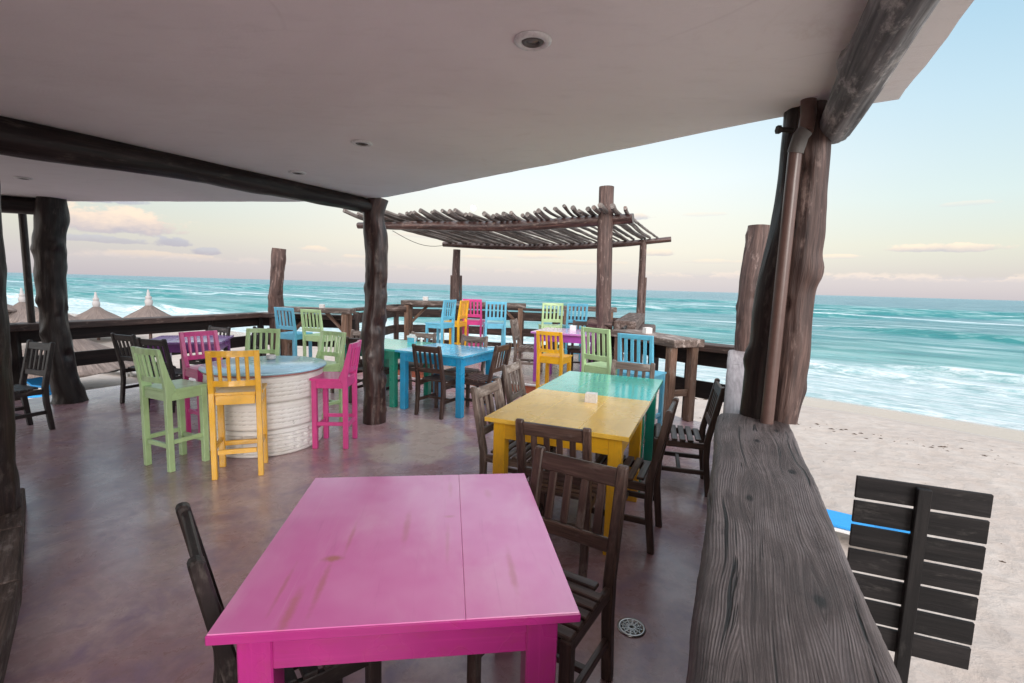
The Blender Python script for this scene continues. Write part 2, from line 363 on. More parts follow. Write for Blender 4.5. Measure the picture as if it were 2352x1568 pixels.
N.put(b.inputs['Base Color'], c); N.put(b.inputs['Roughness'], N.map(big, .3, .7, .34, .46, False)); b.inputs['Specular IOR Level'].default_value = .8; b.inputs['Coat Weight'].default_value = 1.0; b.inputs['Coat Roughness'].default_value = .24; b.inputs['Coat IOR'].default_value = 1.85
N.put(b.inputs['Normal'], N.bump(N.math('ADD', gn, N.math('MULTIPLY', big, .6)), .12, .004)); M['pink_top'] = mt

# floor: stained polished concrete
def floor_mat(name, c1, c2, c3, tan=True):
    mt, N, b = new_mat(name); tcn = N.new('ShaderNodeTexCoord'); P = tcn.outputs['Object']
    a = N.noise(P, .9, 8, .62, .8); d = N.noise(N.scale(P, (1, 1, 1)), 3.6, 8, .7, .4); e = N.noise(P, 16, 6, .7)
    c = N.mix(N.map(a, .36, .64), c1, c2); c = N.mix(N.map(d, .45, .72, 0, .8), c, c3)
    c = N.mix(N.map(N.noise(P, 1.7, 5, .6, 1.5), .56, .72, 0, .7), c, (.27, .205, .31))
    c = N.mix(N.map(e, .35, .7, 0, .35), c, tuple(x*.5 for x in c1))
    rough = N.map(d, .3, .7, .14, .44, False)
    if tan:
        for (cx, cy, rx, ry) in [(-.95, 4.45, .42, .26), (-.75, 5.0, .30, .42), (-1.0, 5.35, .28, .22), (-.35, 4.55, .10, .12)]:
            s_ = N.new('ShaderNodeSeparateXYZ'); N.put(s_.inputs[0], P)
            u = N.math('DIVIDE', N.math('SUBTRACT', s_.outputs[0], cx), rx); v = N.math('DIVIDE', N.math('SUBTRACT', s_.outputs[1], cy), ry)
            dd = N.math('SQRT', N.math('ADD', N.math('MULTIPLY', u, u), N.math('MULTIPLY', v, v)))
            dd = N.math('ADD', dd, N.math('MULTIPLY', N.math('SUBTRACT', N.noise(P, 2.6, 9, .68), .5), 2.0))
            c = N.mix(N.math('MULTIPLY', N.map(dd, 1.16, .86), N.map(d, .3, .45, .45, .95)), c, N.mix(N.map(e, .3, .7), (.46, .36, .31), (.54, .45, .40)))
    w = N.noise(P, 7, 8, .8, 1.0)
    c = N.mix(N.map(w, .665, .71, 0, .7), c, (.52, .46, .46))      # scuffs down to the pale concrete
    
    sc = N.noise(N.scale(P, (14, 2.5, 1)), 1, 8, .8, 2.0); c = N.mix(N.map(sc, .66, .70, 0, .35), c, (.46, .40, .42)); c = N.mix(N.map(N.noise(P, 60, 2), .70, .78, 0, .5), c, (.05, .03, .04))
    N.put(b.inputs['Base Color'], c); N.put(b.inputs['Roughness'], rough); b.inputs['Coat Weight'].default_value = .5; b.inputs['Coat Roughness'].default_value = .2
    N.put(b.inputs['Normal'], N.bump(N.math('ADD', N.math('MULTIPLY', d, .7), N.math('MULTIPLY', w, .5)), .16, .01))
    return mt
M['floor'] = floor_mat('stained_concrete', (.36, .205, .22), (.54, .40, .40), (.23, .15, .245))
M['platform'] = floor_mat('platform_concrete', (.33, .22, .20), (.40, .29, .26), (.26, .18, .19), False)

# ceiling plaster
mt, N, b = new_mat('plaster'); tcn = N.new('ShaderNodeTexCoord'); P = tcn.outputs['Object']
a = N.noise(P, .7, 5, .6, .5); e = N.noise(P, 70, 6, .75); t = N.noise(N.scale(P, (5, 14, 5)), 1, 5, .6)
c = N.mix(N.map(a, .35, .65), (.80, .775, .77), (.86, .84, .835)); c = N.mix(N.map(N.noise(P, 3.5, 5, .7), .70, .76, 0, .4), c, (.42, .34, .28)); c = N.mix(N.map(t, .5, .8, 0, .12), c, (.42, .38, .37))
vo = N.new('ShaderNodeTexVoronoi', feature='DISTANCE_TO_EDGE'); N.put(vo.inputs['Vector'], N.vmath('ADD', P, N.vmath('SCALE', N.new('ShaderNodeTexNoise').outputs[1]))); vo.inputs['Scale'].default_value = .55
c = N.mix(N.math('MULTIPLY', N.map(vo.outputs['Distance'], .004, .0), N.map(a, .56, .66, 0, .12)), c, (.40, .35, .34)); c = N.mix(N.map(N.noise(P, 1.3, 7, .7, 1.0), .60, .74, 0, .30), c, (.56, .48, .42))
N.put(b.inputs['Base Color'], c); b.inputs['Roughness'].default_value = .8
N.put(b.inputs['Normal'], N.bump(N.math('ADD', N.math('MULTIPLY', e, .6), t), .40, .008)); M['plaster'] = mt
M['wall_plaster'] = plain('wall_plaster', (.16, .12, .11), .9, 0, .4, 30)

# parapet plank: deep weathered grain
mt, N, b = new_mat('parapet_plank'); a_ = N.new('ShaderNodeAttribute'); a_.attribute_name = 'gr'; g = a_.outputs['Vector']
warp = N.new('ShaderNodeTexNoise'); N.put(warp.inputs['Vector'], N.scale(g, (1.5, 4.5, 1))); warp.inputs['Scale'].default_value = 1; warp.inputs['Detail'].default_value = 2
wv = N.vmath('MULTIPLY', N.vmath('SUBTRACT', warp.outputs[1], (.5, .5, .5)), (0, .085, 0))
gw = N.vmath('ADD', g, wv)
KN = [(2.05, .05, .16, .05), (1.55, -.07, .14, .05), (1.22, .085, .12, .04), (2.72, .0, .15, .06), (2.95, -.09, .12, .05), (2.38, -.10, .10, .04)]
sg_ = N.new('ShaderNodeSeparateXYZ'); N.put(sg_.inputs[0], g); off_ = 0.0
for (kx, ky, lx, ly) in KN:      # grain bends round the knots
    u_ = N.math('DIVIDE', N.math('SUBTRACT', sg_.outputs[0], kx), lx); v0 = N.math('SUBTRACT', sg_.outputs[1], ky); v_ = N.math('DIVIDE', v0, ly)
    q_ = N.math('EXPONENT', N.math('MULTIPLY', N.math('ADD', N.math('MULTIPLY', u_, u_), N.math('MULTIPLY', v_, v_)), -1.0))
    off_ = N.math('ADD', N.math('MULTIPLY', N.math('MULTIPLY', N.math('SIGN', v0), q_), -.022), off_)
co_ = N.new('ShaderNodeCombineXYZ'); N.put(co_.inputs[1], off_); gw = N.vmath('ADD', gw, co_.outputs[0])
ws = N.new('ShaderNodeTexWave', wave_type='BANDS', bands_direction='Y'); N.put(ws.inputs['Vector'], gw); ws.inputs['Scale'].default_value = 46; ws.inputs['Distortion'].default_value = 0
fib = N.noise(N.scale(gw, (4.5, 170, 170)), 1, 6, .8); mid_ = N.noise(N.scale(gw, (1.4, 52, 40)), 1, 5, .75); bl = N.noise(N.scale(g, (3, 7, 7)), 1, 5, .65)
crk = N.noise(N.scale(gw, (1.6, 34, 30)), 1, 3, .6)
hgt = N.math('ADD', N.math('MULTIPLY', ws.outputs[1], N.map(bl, .38, .62, .0, .16)), N.math('ADD', N.math('MULTIPLY', fib, .50), N.math('MULTIPLY', mid_, .55)))
crm = N.map(crk, .37, .30)
c = N.ramp(hgt, [(.32, (.011, .007, .007)), (.54, (.068, .049, .047)), (.80, (.215, .175, .168))])
c = N.mix(N.map(bl, .45, .66, 0, .55), c, (.16, .138, .142)); c = N.mix(N.map(bl, .42, .25, 0, .7), c, (.022, .014, .016))
c = N.mix(N.map(N.noise(N.scale(g, (7, 11, 11)), 1, 7, .8), .56, .70, 0, .6), c, (.020, .012, .011)); c = N.mix(N.map(N.noise(N.scale(gw, (.9, 60, 40)), 1, 2, .5), .36, .31), c, (.006, .004, .004)); c = N.mix(crm, c, (.004, .003, .004))
for (cx, cy, _a, _b) in KN:
    c = N.mix(blob(N, g, cx, cy, .035, .016, 1.0, .4, .9), c, (.006, .004, .004))
N.put(b.inputs['Base Color'], c); N.put(b.inputs['Roughness'], N.map(bl, .3, .7, .5, .72, False))
N.put(b.inputs['Normal'], N.bump(N.math('SUBTRACT', hgt, N.math('MULTIPLY', crm, 1.2)), .9, .012)); M['plank'] = mt

# white painted tyre
mt, N, b = new_mat('painted_tyre'); tcn = N.new('ShaderNodeTexCoord'); P = tcn.outputs['Object']
a = N.noise(P, 9, 8, .8); e = N.noise(P, 2.5, 5, .6)
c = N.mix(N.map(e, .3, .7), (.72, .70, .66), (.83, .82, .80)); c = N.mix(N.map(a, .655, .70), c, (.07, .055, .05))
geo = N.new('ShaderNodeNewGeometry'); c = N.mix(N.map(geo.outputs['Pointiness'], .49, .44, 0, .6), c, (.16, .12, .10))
N.put(b.inputs['Base Color'], c); b.inputs['Roughness'].default_value = .55; N.put(b.inputs['Normal'], N.bump(a, .35, .008)); M['tyre'] = mt

# sand
mt, N, b = new_mat('beach_sand'); geo = N.new('ShaderNodeNewGeometry'); P = geo.outputs['Position']
u_ = N.math('MULTIPLY', N.vmath('DOT_PRODUCT', P, (1, -1, 0)), .70711); s_ = N.math('SUBTRACT', N.math('MULTIPLY', N.vmath('DOT_PRODUCT', P, (1, 1, 0)), .70711), N.math('MULTIPLY', N.math('MINIMUM', N.math('ADD', u_, 8.0), 0.0), .31))
a = N.noise(P, .35, 6, .6); d = N.noise(N.scale(P, (1, 1.0, 1)), 2.2, 6, .65, .3); e = N.noise(P, 30, 3)
c = N.mix(N.map(a, .35, .65), (.37, .325, .295), (.43, .385, .35)); c = N.mix(N.map(d, .35, .62, .45, 0), c, (.36, .295, .25))
cb = N.new('ShaderNodeCombineXYZ'); N.put(cb.inputs[0], N.math('MULTIPLY', u_, .5)); N.put(cb.inputs[1], N.math('MULTIPLY', s_, 1.6))
weed = N.noise(cb.outputs[0], 1.3, 7, .75, .4)
wm = N.math('MULTIPLY', N.map(weed, .60, .66), N.map(N.math('ABSOLUTE', N.math('SUBTRACT', s_, 19.3)), 2.6, .2)); c = N.mix(wm, c, (.09, .06, .04))
wm2 = N.math('MULTIPLY', N.map(N.noise(cb.outputs[0], 2.6, 6, .75), .72, .78), N.map(s_, 19, 10)); c = N.mix(N.math('MULTIPLY', wm2, .6), c, (.14, .10, .07))
wet = N.map(N.math('ADD', s_, N.math('MULTIPLY', N.noise(cb.outputs[0], .25, 3), 2.0)), 21.9, 23.6)
c = N.mix(N.map(N.noise(P, 6.5, 5, .7), .36, .30, 0, .5), c, (.20, .16, .14)); c = N.mix(wet, c, (.36, .29, .25)); N.put(b.inputs['Base Color'], c); N.put(b.inputs['Roughness'], N.map(wet, 0, 1, .9, .13, False))  # footprint dimples drawn by darker colour, as shade in the hollows; wet band
foot = N.new('ShaderNodeTexVoronoi'); N.put(foot.inputs['Vector'], N.vmath('ADD', P, N.vmath('SCALE', N.new('ShaderNodeTexNoise').outputs[1]))); foot.inputs['Scale'].default_value = 2.6
hh = N.math('ADD', N.math('MULTIPLY', d, 1.0), N.math('MULTIPLY', foot.outputs[0], .5))
N.put(b.inputs['Normal'], N.bump(hh, N.map(wet, 0, 1, .75, .03, False), .10)); M['sand'] = mt

# sea
mt, N, b = new_mat('sea_water'); geo = N.new('ShaderNodeNewGeometry'); P = geo.outputs['Position']
U_ = N.math('MULTIPLY', N.vmath('DOT_PRODUCT', P, (1, -1, 0)), .70711); S_ = N.math('SUBTRACT', N.math('MULTIPLY', N.vmath('DOT_PRODUCT', P, (1, 1, 0)), .70711), N.math('MULTIPLY', N.math('MINIMUM', N.math('ADD', U_, 8.0), 0.0), .31))
def su(ku, ks, off=0):
    cb = N.new('ShaderNodeCombineXYZ'); N.put(cb.inputs[0], N.math('MULTIPLY', U_, ku)); N.put(cb.inputs[1], N.math('MULTIPLY', S_, ks)); cb.inputs[2].default_value = off; return cb.outputs[0]
fa = N.new('ShaderNodeAttribute'); fa.attribute_name = 'foam'; ha = N.new('ShaderNodeAttribute'); ha.attribute_name = 'crest'
depthc = N.ramp(N.map(S_, 24, 424, 0, 1, False), [(0.0, (.36, .54, .53)), (.03, (.20, .44, .44)), (.06, (.075, .32, .32)), (.14, (.042, .20, .235)), (.3, (.036, .155, .205)), (.6, (.028, .11, .165)), (1, (.022, .08, .135))])
nA = N.noise(su(.035, .16), 1, 6, .62, .4); nB = N.noise(su(.10, .75, 3), 1, 6, .68, .3); nC = N.noise(su(.9, 3.2, 7), 1, 6, .75, .6)
nF = N.noise(su(.007, .034, 9), 1, 9, .72, .3); nG = N.noise(su(.022, .17, 21), 1, 9, .75, .3)
# broad tone variation: patches of pale stirred-up water and darker troughs
c = N.mix(N.map(nA, .44, .66, 0, .55), depthc, (.24, .48, .49)); c = N.mix(N.map(nA, .47, .33, 0, .7), c, (.012, .18, .20))
c = N.mix(N.map(nB, .50, .34, 0, .45), c, (.015, .20, .24)); c = N.mix(N.map(nF, .50, .68, 0, .35), c, (.22, .40, .44)); c = N.mix(N.map(nF, .48, .34, 0, .4), c, (.02, .14, .20))
c = N.mix(N.map(nG, .50, .62, 0, .5), c, (.24, .40, .43)); c = N.mix(N.map(nG, .48, .37, 0, .6), c, (.012, .13, .17))
c = N.mix(N.map(ha.outputs['Fac'], .2, .8, 0, .8), c, (.0, .20, .20))
foam_near = N.math('MULTIPLY', N.map(N.math('ADD', S_, N.math('MULTIPLY', nA, 12)), 49, 40, 0, 1), N.map(N.math('ADD', N.math('MULTIPLY', nB, .5), N.math('MULTIPLY', nC, .5)), .42, .58, .48, .98))
edge = N.math('MULTIPLY', N.map(S_, 28.4, 26.4, 0, .8), N.map(nC, .42, .55, .4, 1))
foam_s = N.map(N.math('ADD', fa.outputs['Fac'], N.math('MULTIPLY', N.math('SUBTRACT', nC, .5), 1.0)), .28, .62)
streak = N.math('MULTIPLY', N.map(N.math('ADD', N.math('MULTIPLY', nB, .6), N.math('MULTIPLY', nA, .5)), .60, .68, 0, .8), N.map(S_, 40, 150, .9, .55))
far = N.math('MULTIPLY', N.map(nG, .575, .635, 0, .9), N.map(nF, .44, .56, .15, 1))
foam = N.math('MAXIMUM', N.math('MAXIMUM', foam_near, foam_s), N.math('MAXIMUM', N.math('MAXIMUM', edge, streak), far), clamp=True)
nK = N.noise(su(.16, .62, 41), 1, 9, .74, .6)
c = N.mix(N.map(nK, .50, .60, 0, .45), c, (.34, .54, .55)); c = N.mix(N.map(nK, .48, .39, 0, .45), c, (.01, .15, .18))
c = N.mix(foam, c, N.mix(N.map(nC, .35, .6), (.44, .60, .64), (.68, .76, .79)))
N.put(b.inputs['Base Color'], c); N.put(b.inputs['Roughness'], N.map(foam, 0, 1, .34, .8, False)); b.inputs['Specular IOR Level'].default_value = .35
nH = N.noise(su(.35, 1.5, 31), 1, 8, .72, .5)
hb = N.math('ADD', N.math('MULTIPLY', N.math('ADD', nB, nH), 1.0), N.math('ADD', N.math('MULTIPLY', nC, .25), N.math('MULTIPLY', nA, 1.4)))
N.put(b.inputs['Normal'], N.bump(hb, .9, .6)); M['sea'] = mt

# ------------------------------------------------------------------ beach and sea
def vnoise(x, y, seed=0):
    def h(i, j): 
        n = (i*374761393+j*668265263+seed*974711) & 0xffffffff
        n = ((n ^ (n >> 13))*1274126177) & 0xffffffff
        return ((n ^ (n >> 16)) & 0xffff)/65535.0
    xi = np.floor(x).astype(np.int64); yi = np.floor(y).astype(np.int64); fx = x-xi; fy = y-yi; fx = fx*fx*(3-2*fx); fy = fy*fy*(3-2*fy)
    return (h(xi, yi)*(1-fx)+h(xi+1, yi)*fx)*(1-fy)+(h(xi, yi+1)*(1-fx)+h(xi+1, yi+1)*fx)*fy
def grid_mesh(name, S, U, zfun, mat, attrs=None):
    SS, UU = np.meshgrid(S, U, indexing='ij'); TS = SS+.31*np.minimum(UU+8, 0); X = (TS+UU)/math.sqrt(2); Y = (TS-UU)/math.sqrt(2)
    r = zfun(SS, UU); Z, A = r if isinstance(r, tuple) else (r, {})
    co_ = np.stack([X, Y, Z], -1).reshape(-1, 3); ns, nu = SS.shape
    idx = np.arange(ns*nu).reshape(ns, nu)
    q = np.stack([idx[:-1, :-1], idx[:-1, 1:], idx[1:, 1:], idx[1:, :-1]], -1).reshape(-1, 4)
    me = bpy.data.meshes.new(name); me.vertices.add(len(co_)); me.vertices.foreach_set('co', co_.astype(np.float32).ravel())
    me.loops.add(q.size); me.loops.foreach_set('vertex_index', q.ravel().astype(np.int32)); me.polygons.add(len(q))
    me.polygons.foreach_set('loop_start', np.arange(0, q.size, 4, dtype=np.int32)); me.polygons.foreach_set('loop_total', np.full(len(q), 4, dtype=np.int32))
    me.polygons.foreach_set('use_smooth', np.ones(len(q), dtype=bool))
    me.update(calc_edges=True); me.validate()
    if me.polygons[0].normal.z < 0: me.flip_normals()
    for k, a in A.items():
        at = me.attributes.new(k, 'FLOAT', 'POINT'); at.data.foreach_set('value', a.astype(np.float32).ravel())
    me.materials.append(mat); o = bpy.data.objects.new(name, me); COL.objects.link(o); return tag(o, kind='structure')
def sand_z(S, U):
    z = -2.72+.05*(vnoise(S*.8, U*.6, 1)-.5)+.10*(vnoise(S*.2, U*.15, 2)-.5)
    t = np.clip((S-19.5)/7.0, 0, 1); z = z*(1-t)+(-3.12)*t; z = np.where(S > 25, z-(S-25)*.08, z)
    return z
Us = np.concatenate([-np.geomspace(6000, 60, 50), np.linspace(-59, 20, 230), np.geomspace(21, 400, 20)])
grid_mesh('sand', np.concatenate([-np.geomspace(300, 12, 14), np.linspace(-10, 30, 130)]), Us, sand_z, M['sand'])
def sea_z(S, U):
    z = np.full(S.shape, -3.0); crest = np.zeros(S.shape); foam = np.zeros(S.shape)
    edge_ = 25.9+.9*(vnoise(U*.12, U*0, 5)-.5)+.35*(vnoise(U*.6, U*0, 6)-.5)
    z -= np.clip((edge_+.0-S)*.2, 0, 2)
    rows = [(34.0, .50, 1.0, 1.0, 1.4, 14), (37.2, .45, .8, .8, 1.4, 11), (43, .30, 1.6, .0, 3.0, 25), (52, .42, 2.0, .0, 3.5, 30), (63, .5, 2.2, .15, 4, 33), (78, .6, 2.6, .45, 5, 40), (98, .7, 3.0, .8, 6, 55), (122, .7, 3.4, .55, 7, 60), (150, .8, 4, .5, 8, 70), (190, .9, 5, .35, 10, 80), (240, .9, 6, .3, 12, 90)]
    for i, (s0, A, w, fo, wig, lu) in enumerate(rows):
        c0 = s0+wig*(vnoise(U/lu+i*7, U*0+i, 10+i)-.5)*2+wig*.5*(vnoise(U/(lu*.3), U*0, 30+i)-.5)+.5*(vnoise(U/3, U*0, 40+i)-.5)
        amp = A*np.clip(vnoise(U/(lu*.7), U*0+3, 50+i)*2.0-.45, 0.12, 1)
        d = (S-c0); h = np.where(d < 0, np.exp(-(d/w)**2*2.0), np.exp(-(d/(w*2.2))**2))
        z += 1.35*amp*h
        crest = np.maximum(crest, np.exp(-((d+w*.45)/(w*.8))**2)*amp/A)
        brk = np.clip(vnoise(U/(lu*.35)+11, U*0+i, 70+i)*2.6-1.3+fo*.9, 0, 1)*min(1, fo*1.3) if fo > 0 else 0
        fm = brk*np.clip(1.2-np.abs(d-.35*w)/(w*.95), 0, 1)
        foam = np.maximum(foam, fm)
    z += .05*(vnoise(S*1.1, U*.35, 90)-.5)*np.clip((S-26)/8, 0, 1)
    return z, {'crest': crest, 'foam': foam}
Sg = np.concatenate([np.linspace(22.5, 60, 190), np.geomspace(60.4, 300, 190), np.geomspace(304, 40000, 50)])
Ug = np.concatenate([-np.geomspace(40000, 320, 40), -np.geomspace(318, 42, 160), np.linspace(-41.4, 30, 170), np.geomspace(31, 300, 60), np.geomspace(310, 40000, 30)])
grid_mesh('sea', Sg, Ug, sea_z, M['sea'])

# seaweed line left by the tide
mb = MB(); rn = random.Random(12)
def sand_pt(S, U):
    T = S+.31*min(U+8, 0); return ((T+U)/math.sqrt(2), (T-U)/math.sqrt(2), float(sand_z(np.array([S]), np.array([U]))[0]))
for i in range(330):
    U = rn.uniform(-14, 14); S = 18.9+rn.gauss(0, .28)+.5*math.sin(U*.5)
    if i > 230: S = rn.uniform(9, 18.5)
    x, y, z = sand_pt(S, U); r0 = rn.uniform(.02, .085)*(1 if i < 230 else .6); n = 7
    ring = [(x+r0*rn.uniform(.5, 1.8)*math.cos(6.283*k/n+.8), y+r0*rn.uniform(.4, 1.2)*math.sin(6.283*k/n), z-.01) for k in range(n)]
    mb.add(ring+[(x, y, z+r0*.45)], [(k, (k+1) % n, n) for k in range(n)], [(0, 0, 0)]*(n+1))
tag(mb.build('seaweed', plain('seaweed', (.055, .035, .022), .8)), 'scattered line of dark dried seaweed clumps on the sand', 'seaweed', kind='stuff')

# moon
mb = MB(); mb.lathe([(0.001, -1), (.38, -.92), (.71, -.71), (.92, -.38), (1, 0), (.92, .38), (.71, .71), (.38, .92), (.001, 1)], 24)
mm, N, b = new_mat('moon'); b.inputs['Base Color'].default_value = (.9, .9, .88, 1); b.inputs['Emission Color'].default_value = (1, 1, .98, 1); b.inputs['Emission Strength'].default_value = .9
mo = mb.build('moon', mm); mo.location = Vector((-.08443, .98473, .15228))*20000; mo.scale = (105,)*3
tag(mo, 'small pale full moon low over the sea', 'moon', kind='structure')

# ------------------------------------------------------------------ terrace floor
LEFT = [(-7.3, 4.0), (-6.45, 5.4), (-5.93, 6.56), (-5.4, 7.6), (-4.85, 9.3)]
deck = [(1.0, -3.0), (-7.3, -3.0)]+LEFT+[(-2.9, 9.15), (-2.7, 11.5), (-1.4, 11.7), (.2, 11.3), (2.6, 10.8), (1.8, 8.0), (1.75, 6.9), (2.18, 6.0), (2.62, 5.6), (0.30, .73)]
deck = deck[:-1]+[(2.60, 5.4), (-1.15, -3.0)]
deck = [p for p in deck if p != (1.0, -3.0)]
mb = MB(); mb.slab(deck[::-1], -.4, 0); tag(mb.build('floor', M['floor']), kind='structure')
mb = MB(); mb.slab([(p[0]*.97, p[1]*.97) for p in deck[::-1]], -3.1, -.42); tag(mb.build('terrace_base', M['concrete']), kind='structure')
plat = [(-2.86, 8.75), (-1.75, 8.15), (-.8, 7.66), (.26, 7.09), (1.1, 6.84), (1.70, 6.80), (1.76, 8.0), (2.56, 10.75), (.2, 11.26), (-1.4, 11.66), (-2.68, 11.45)]
mb = MB(); mb.slab(plat, .003, .16); po = mb.build('raised_platform', M['platform']); tag(po, kind='structure')
front = plat[:6]
mb = MB(); mt_ = MB()
for a, b2 in zip(front[:-1], front[1:]):
    a = Vector(a+(0,)); b2 = Vector(b2+(0,)); n = Vector((a.y-b2.y, b2.x-a.x, 0)).normalized()*-1
    if n.y > 0: n = -n
    mb.bar(a+n*.006+Vector((0, 0, .072)), b2+n*.006+Vector((0, 0, .072)), .016, .135, 0)
    mt_.bar(a+n*.010+Vector((0, 0, .151)), b2+n*.010+Vector((0, 0, .151)), .05, .026, .003)
    mt_.bar(a+n*.016+Vector((0, 0, .010)), b2+n*.016+Vector((0, 0, .010)), .03, .016, 0)
rs = empty('step', (0, 0, 0), 0, 'low orange painted step with white edges up to the raised platform', 'step')
mb.build('riser', M['orange_step'], rs); mt_.build('nosing', M['white'], rs)

# ------------------------------------------------------------------ roof, walls behind
roof = [(-7.6, 6.75), (-6.6, 6.32), (-2.5, 5.70), (-1.36, 5.24), (1.34, 2.60), (1.74, 2.33), (-.95, -3.2), (-7.6, -3.2)]
def wavy(poly, amp, step, seed):
    out = []; n = len(poly)
    for i in range(n):
        a = Vector(poly[i]+(0,)); b2 = Vector(poly[(i+1) % n]+(0,)); k = max(1, int((b2-a).length/step)); nn = Vector((a.y-b2.y, b2.x-a.x, 0)).normalized()
        for j in range(k):
            p = a.lerp(b2, j/k); w = amp*mnoise.noise(Vector((p.x*2.2, p.y*2.2, seed)))+amp*.4*mnoise.noise(Vector((p.x*9, p.y*9, seed)))
            if j == 0: w = 0
            out.append((p.x+nn.x*w, p.y+nn.y*w))
    return out
mb = MB(); mb.slab(wavy(roof, .018, .12, 3)[::-1], 2.5, 2.78)
ro = mb.build('roof_slab', M['plaster']); tag(ro, 'thick pale pink-grey plastered roof slab over the near half of the terrace', 'roof')
# unseen building walls behind the camera, added and sized to darken the left side
mb = MB(); mb.bar((-7.6, -3.1, 1.25), (-2.2, -3.1, 1.25), .2, 2.5, 0); mb.bar((-7.5, -3.0, 1.25), (-7.5, 3.2, 1.25), .2, 2.5, 0)
wb = mb.build('wall', M['wall_plaster']); tag(wb, 'unseen dark plastered wall added behind and to the left of the viewer to shade the terrace', 'wall')

# plaster box and downpipe at the corner post
dp = empty('downpipe', (1.284, 2.358, .96), 0, 'brown drainpipe with a grey collar running down in front of the corner post', 'pipe')
def rel(o, p): return tuple(Vector(p)-o.location)
mb = MB(); mb.tube([rel(dp, p) for p in [(1.284, 2.358, .955), (1.297, 2.36, 1.75), (1.305, 2.36, 2.27)]], [.030, .030, .030], 20); mb.build('pipe', M['pipe'], dp)
mb = MB(); mb.tube([rel(dp, p) for p in [(1.305, 2.36, 2.26), (1.315, 2.345, 2.33), (1.33, 2.335, 2.355)]], [.035, .035, .034], 20); mb.build('collar', M['pipe_grey'], dp)
mb = MB(); mb.tube([rel(dp, p) for p in [(1.33, 2.335, 2.35), (1.345, 2.35, 2.43), (1.35, 2.37, 2.51)]], [.033, .033, .033], 20); mb.build('elbow', M['pipe'], dp)

# ------------------------------------------------------------------ big posts and beams
def post(name, pts, rad, mat, label, cat='post', amp=.012, knots=6, seed=1, seg=36, group=None, freq=3, step=.03, ridges=.004, extra=None):
    base = Vector(pts[0]); t = empty(name, base, 0, label, cat, group)
    mb = MB(); mb.tube([Vector(p)-base for p in pts], rad, seg, amp, freq, step=step, knots=knots, seed=seed, ridges=ridges)
    mb.build('trunk', mat, t)
    if extra: extra(t, base)
    return t
post('log_post', [(-1.56, 5.43, -.01), (-1.555, 5.43, .5), (-1.58, 5.43, .95), (-1.53, 5.43, 1.5), (-1.53, 5.43, 2.0), (-1.555, 5.43, 2.3), (-1.515, 5.43, 2.52)],
     [.125, .118, .125, .115, .125, .105, .125], M['post_brown'], 'dark varnished knotty log post in the middle, between the tyre table and the green table', knots=16, seed=5, amp=.014)
post('log_post', [(-5.58, 5.97, -.01), (-5.59, 5.97, .12), (-5.63, 5.97, .5), (-5.68, 5.97, .95), (-5.685, 5.97, 1.4), (-5.67, 5.97, 1.9), (-5.62, 5.97, 2.25), (-5.60, 5.97, 2.52)],
     [.185, .155, .135, .138, .140, .150, .155, .135], M['post_dark'], 'leaning dark crooked trunk post by the left railing, flared at its foot', knots=12, seed=9, amp=.02)
post('log_post', [(-3.19, 2.85, -.01), (-3.18, 2.85, .5), (-3.15, 2.85, 1.0), (-3.12, 2.85, 1.5), (-3.11, 2.85, 2.0), (-3.11, 2.85, 2.52)],
     [.115, .108, .108, .105, .10, .10], M['post_dark'], 'near black log post cut by the left edge of the view', knots=10, seed=15, amp=.016)
# pair of trunks on the parapet
t = empty('corner_post', (1.36, 2.47, .96), 0, 'corner post of two crooked trunks bolted together, standing on the wooden parapet', 'post')
def rl(pts): return [Vector(p)-Vector((1.36, 2.47, .96)) for p in pts]
mb = MB(); mb.tube(rl([(1.320, 2.51, .95), (1.322, 2.51, 1.1), (1.335, 2.51, 1.35), (1.345, 2.51, 1.6), (1.40, 2.51, 1.95), (1.405, 2.51, 2.25), (1.405, 2.51, 2.52)]), [.095, .09, .085, .09, .09, .08, .08], 36, .008, 2.5, step=.025, knots=4, seed=21, ridges=.002); mb.build('dark_trunk', M['post_dark'], t)
mb = MB(); mb.tube(rl([(1.405, 2.43, .95), (1.415, 2.43, 1.1), (1.420, 2.43, 1.35), (1.415, 2.43, 1.6), (1.43, 2.43, 1.9), (1.425, 2.43, 2.2), (1.42, 2.43, 2.5)]), [.062, .07, .08, .076, .084, .075, .07], 44, .005, 4, step=.02, knots=7, seed=27, ridges=.007); mb.build('brown_trunk', M['post_mid'], t)
mb = MB(); mb.tube(rl([(1.32, 2.43, 2.385), (1.255, 2.43, 2.385)]), [.012, .012], 10); mb.tube(rl([(1.262, 2.43, 2.385), (1.245, 2.43, 2.385)]), [.02, .02], 6, smooth=False); mb.build('bolt', M['wire'], t)
# roof edge log, running out over the parapet
dirp = Vector((.43, .903, 0))
e0 = Vector((1.53, 2.44, 2.40)); pts = [e0-dirp*x+Vector((.0, 0, .01*math.sin(x*2))) for x in (0, .25, .6, 1.0, 1.5, 2.2, 3.2)]
base = pts[0]; t = empty('roof_beam', base, 0, 'massive weathered grey log beam under the roof edge above the corner post', 'beam')
mb = MB(); mb.tube([p-base for p in pts], [.072, .078, .08, .082, .085, .09, .09], 44, .005, 1.6, step=.03, knots=3, seed=33, ridges=.005); mb.build('log', M['log_grey'], t)
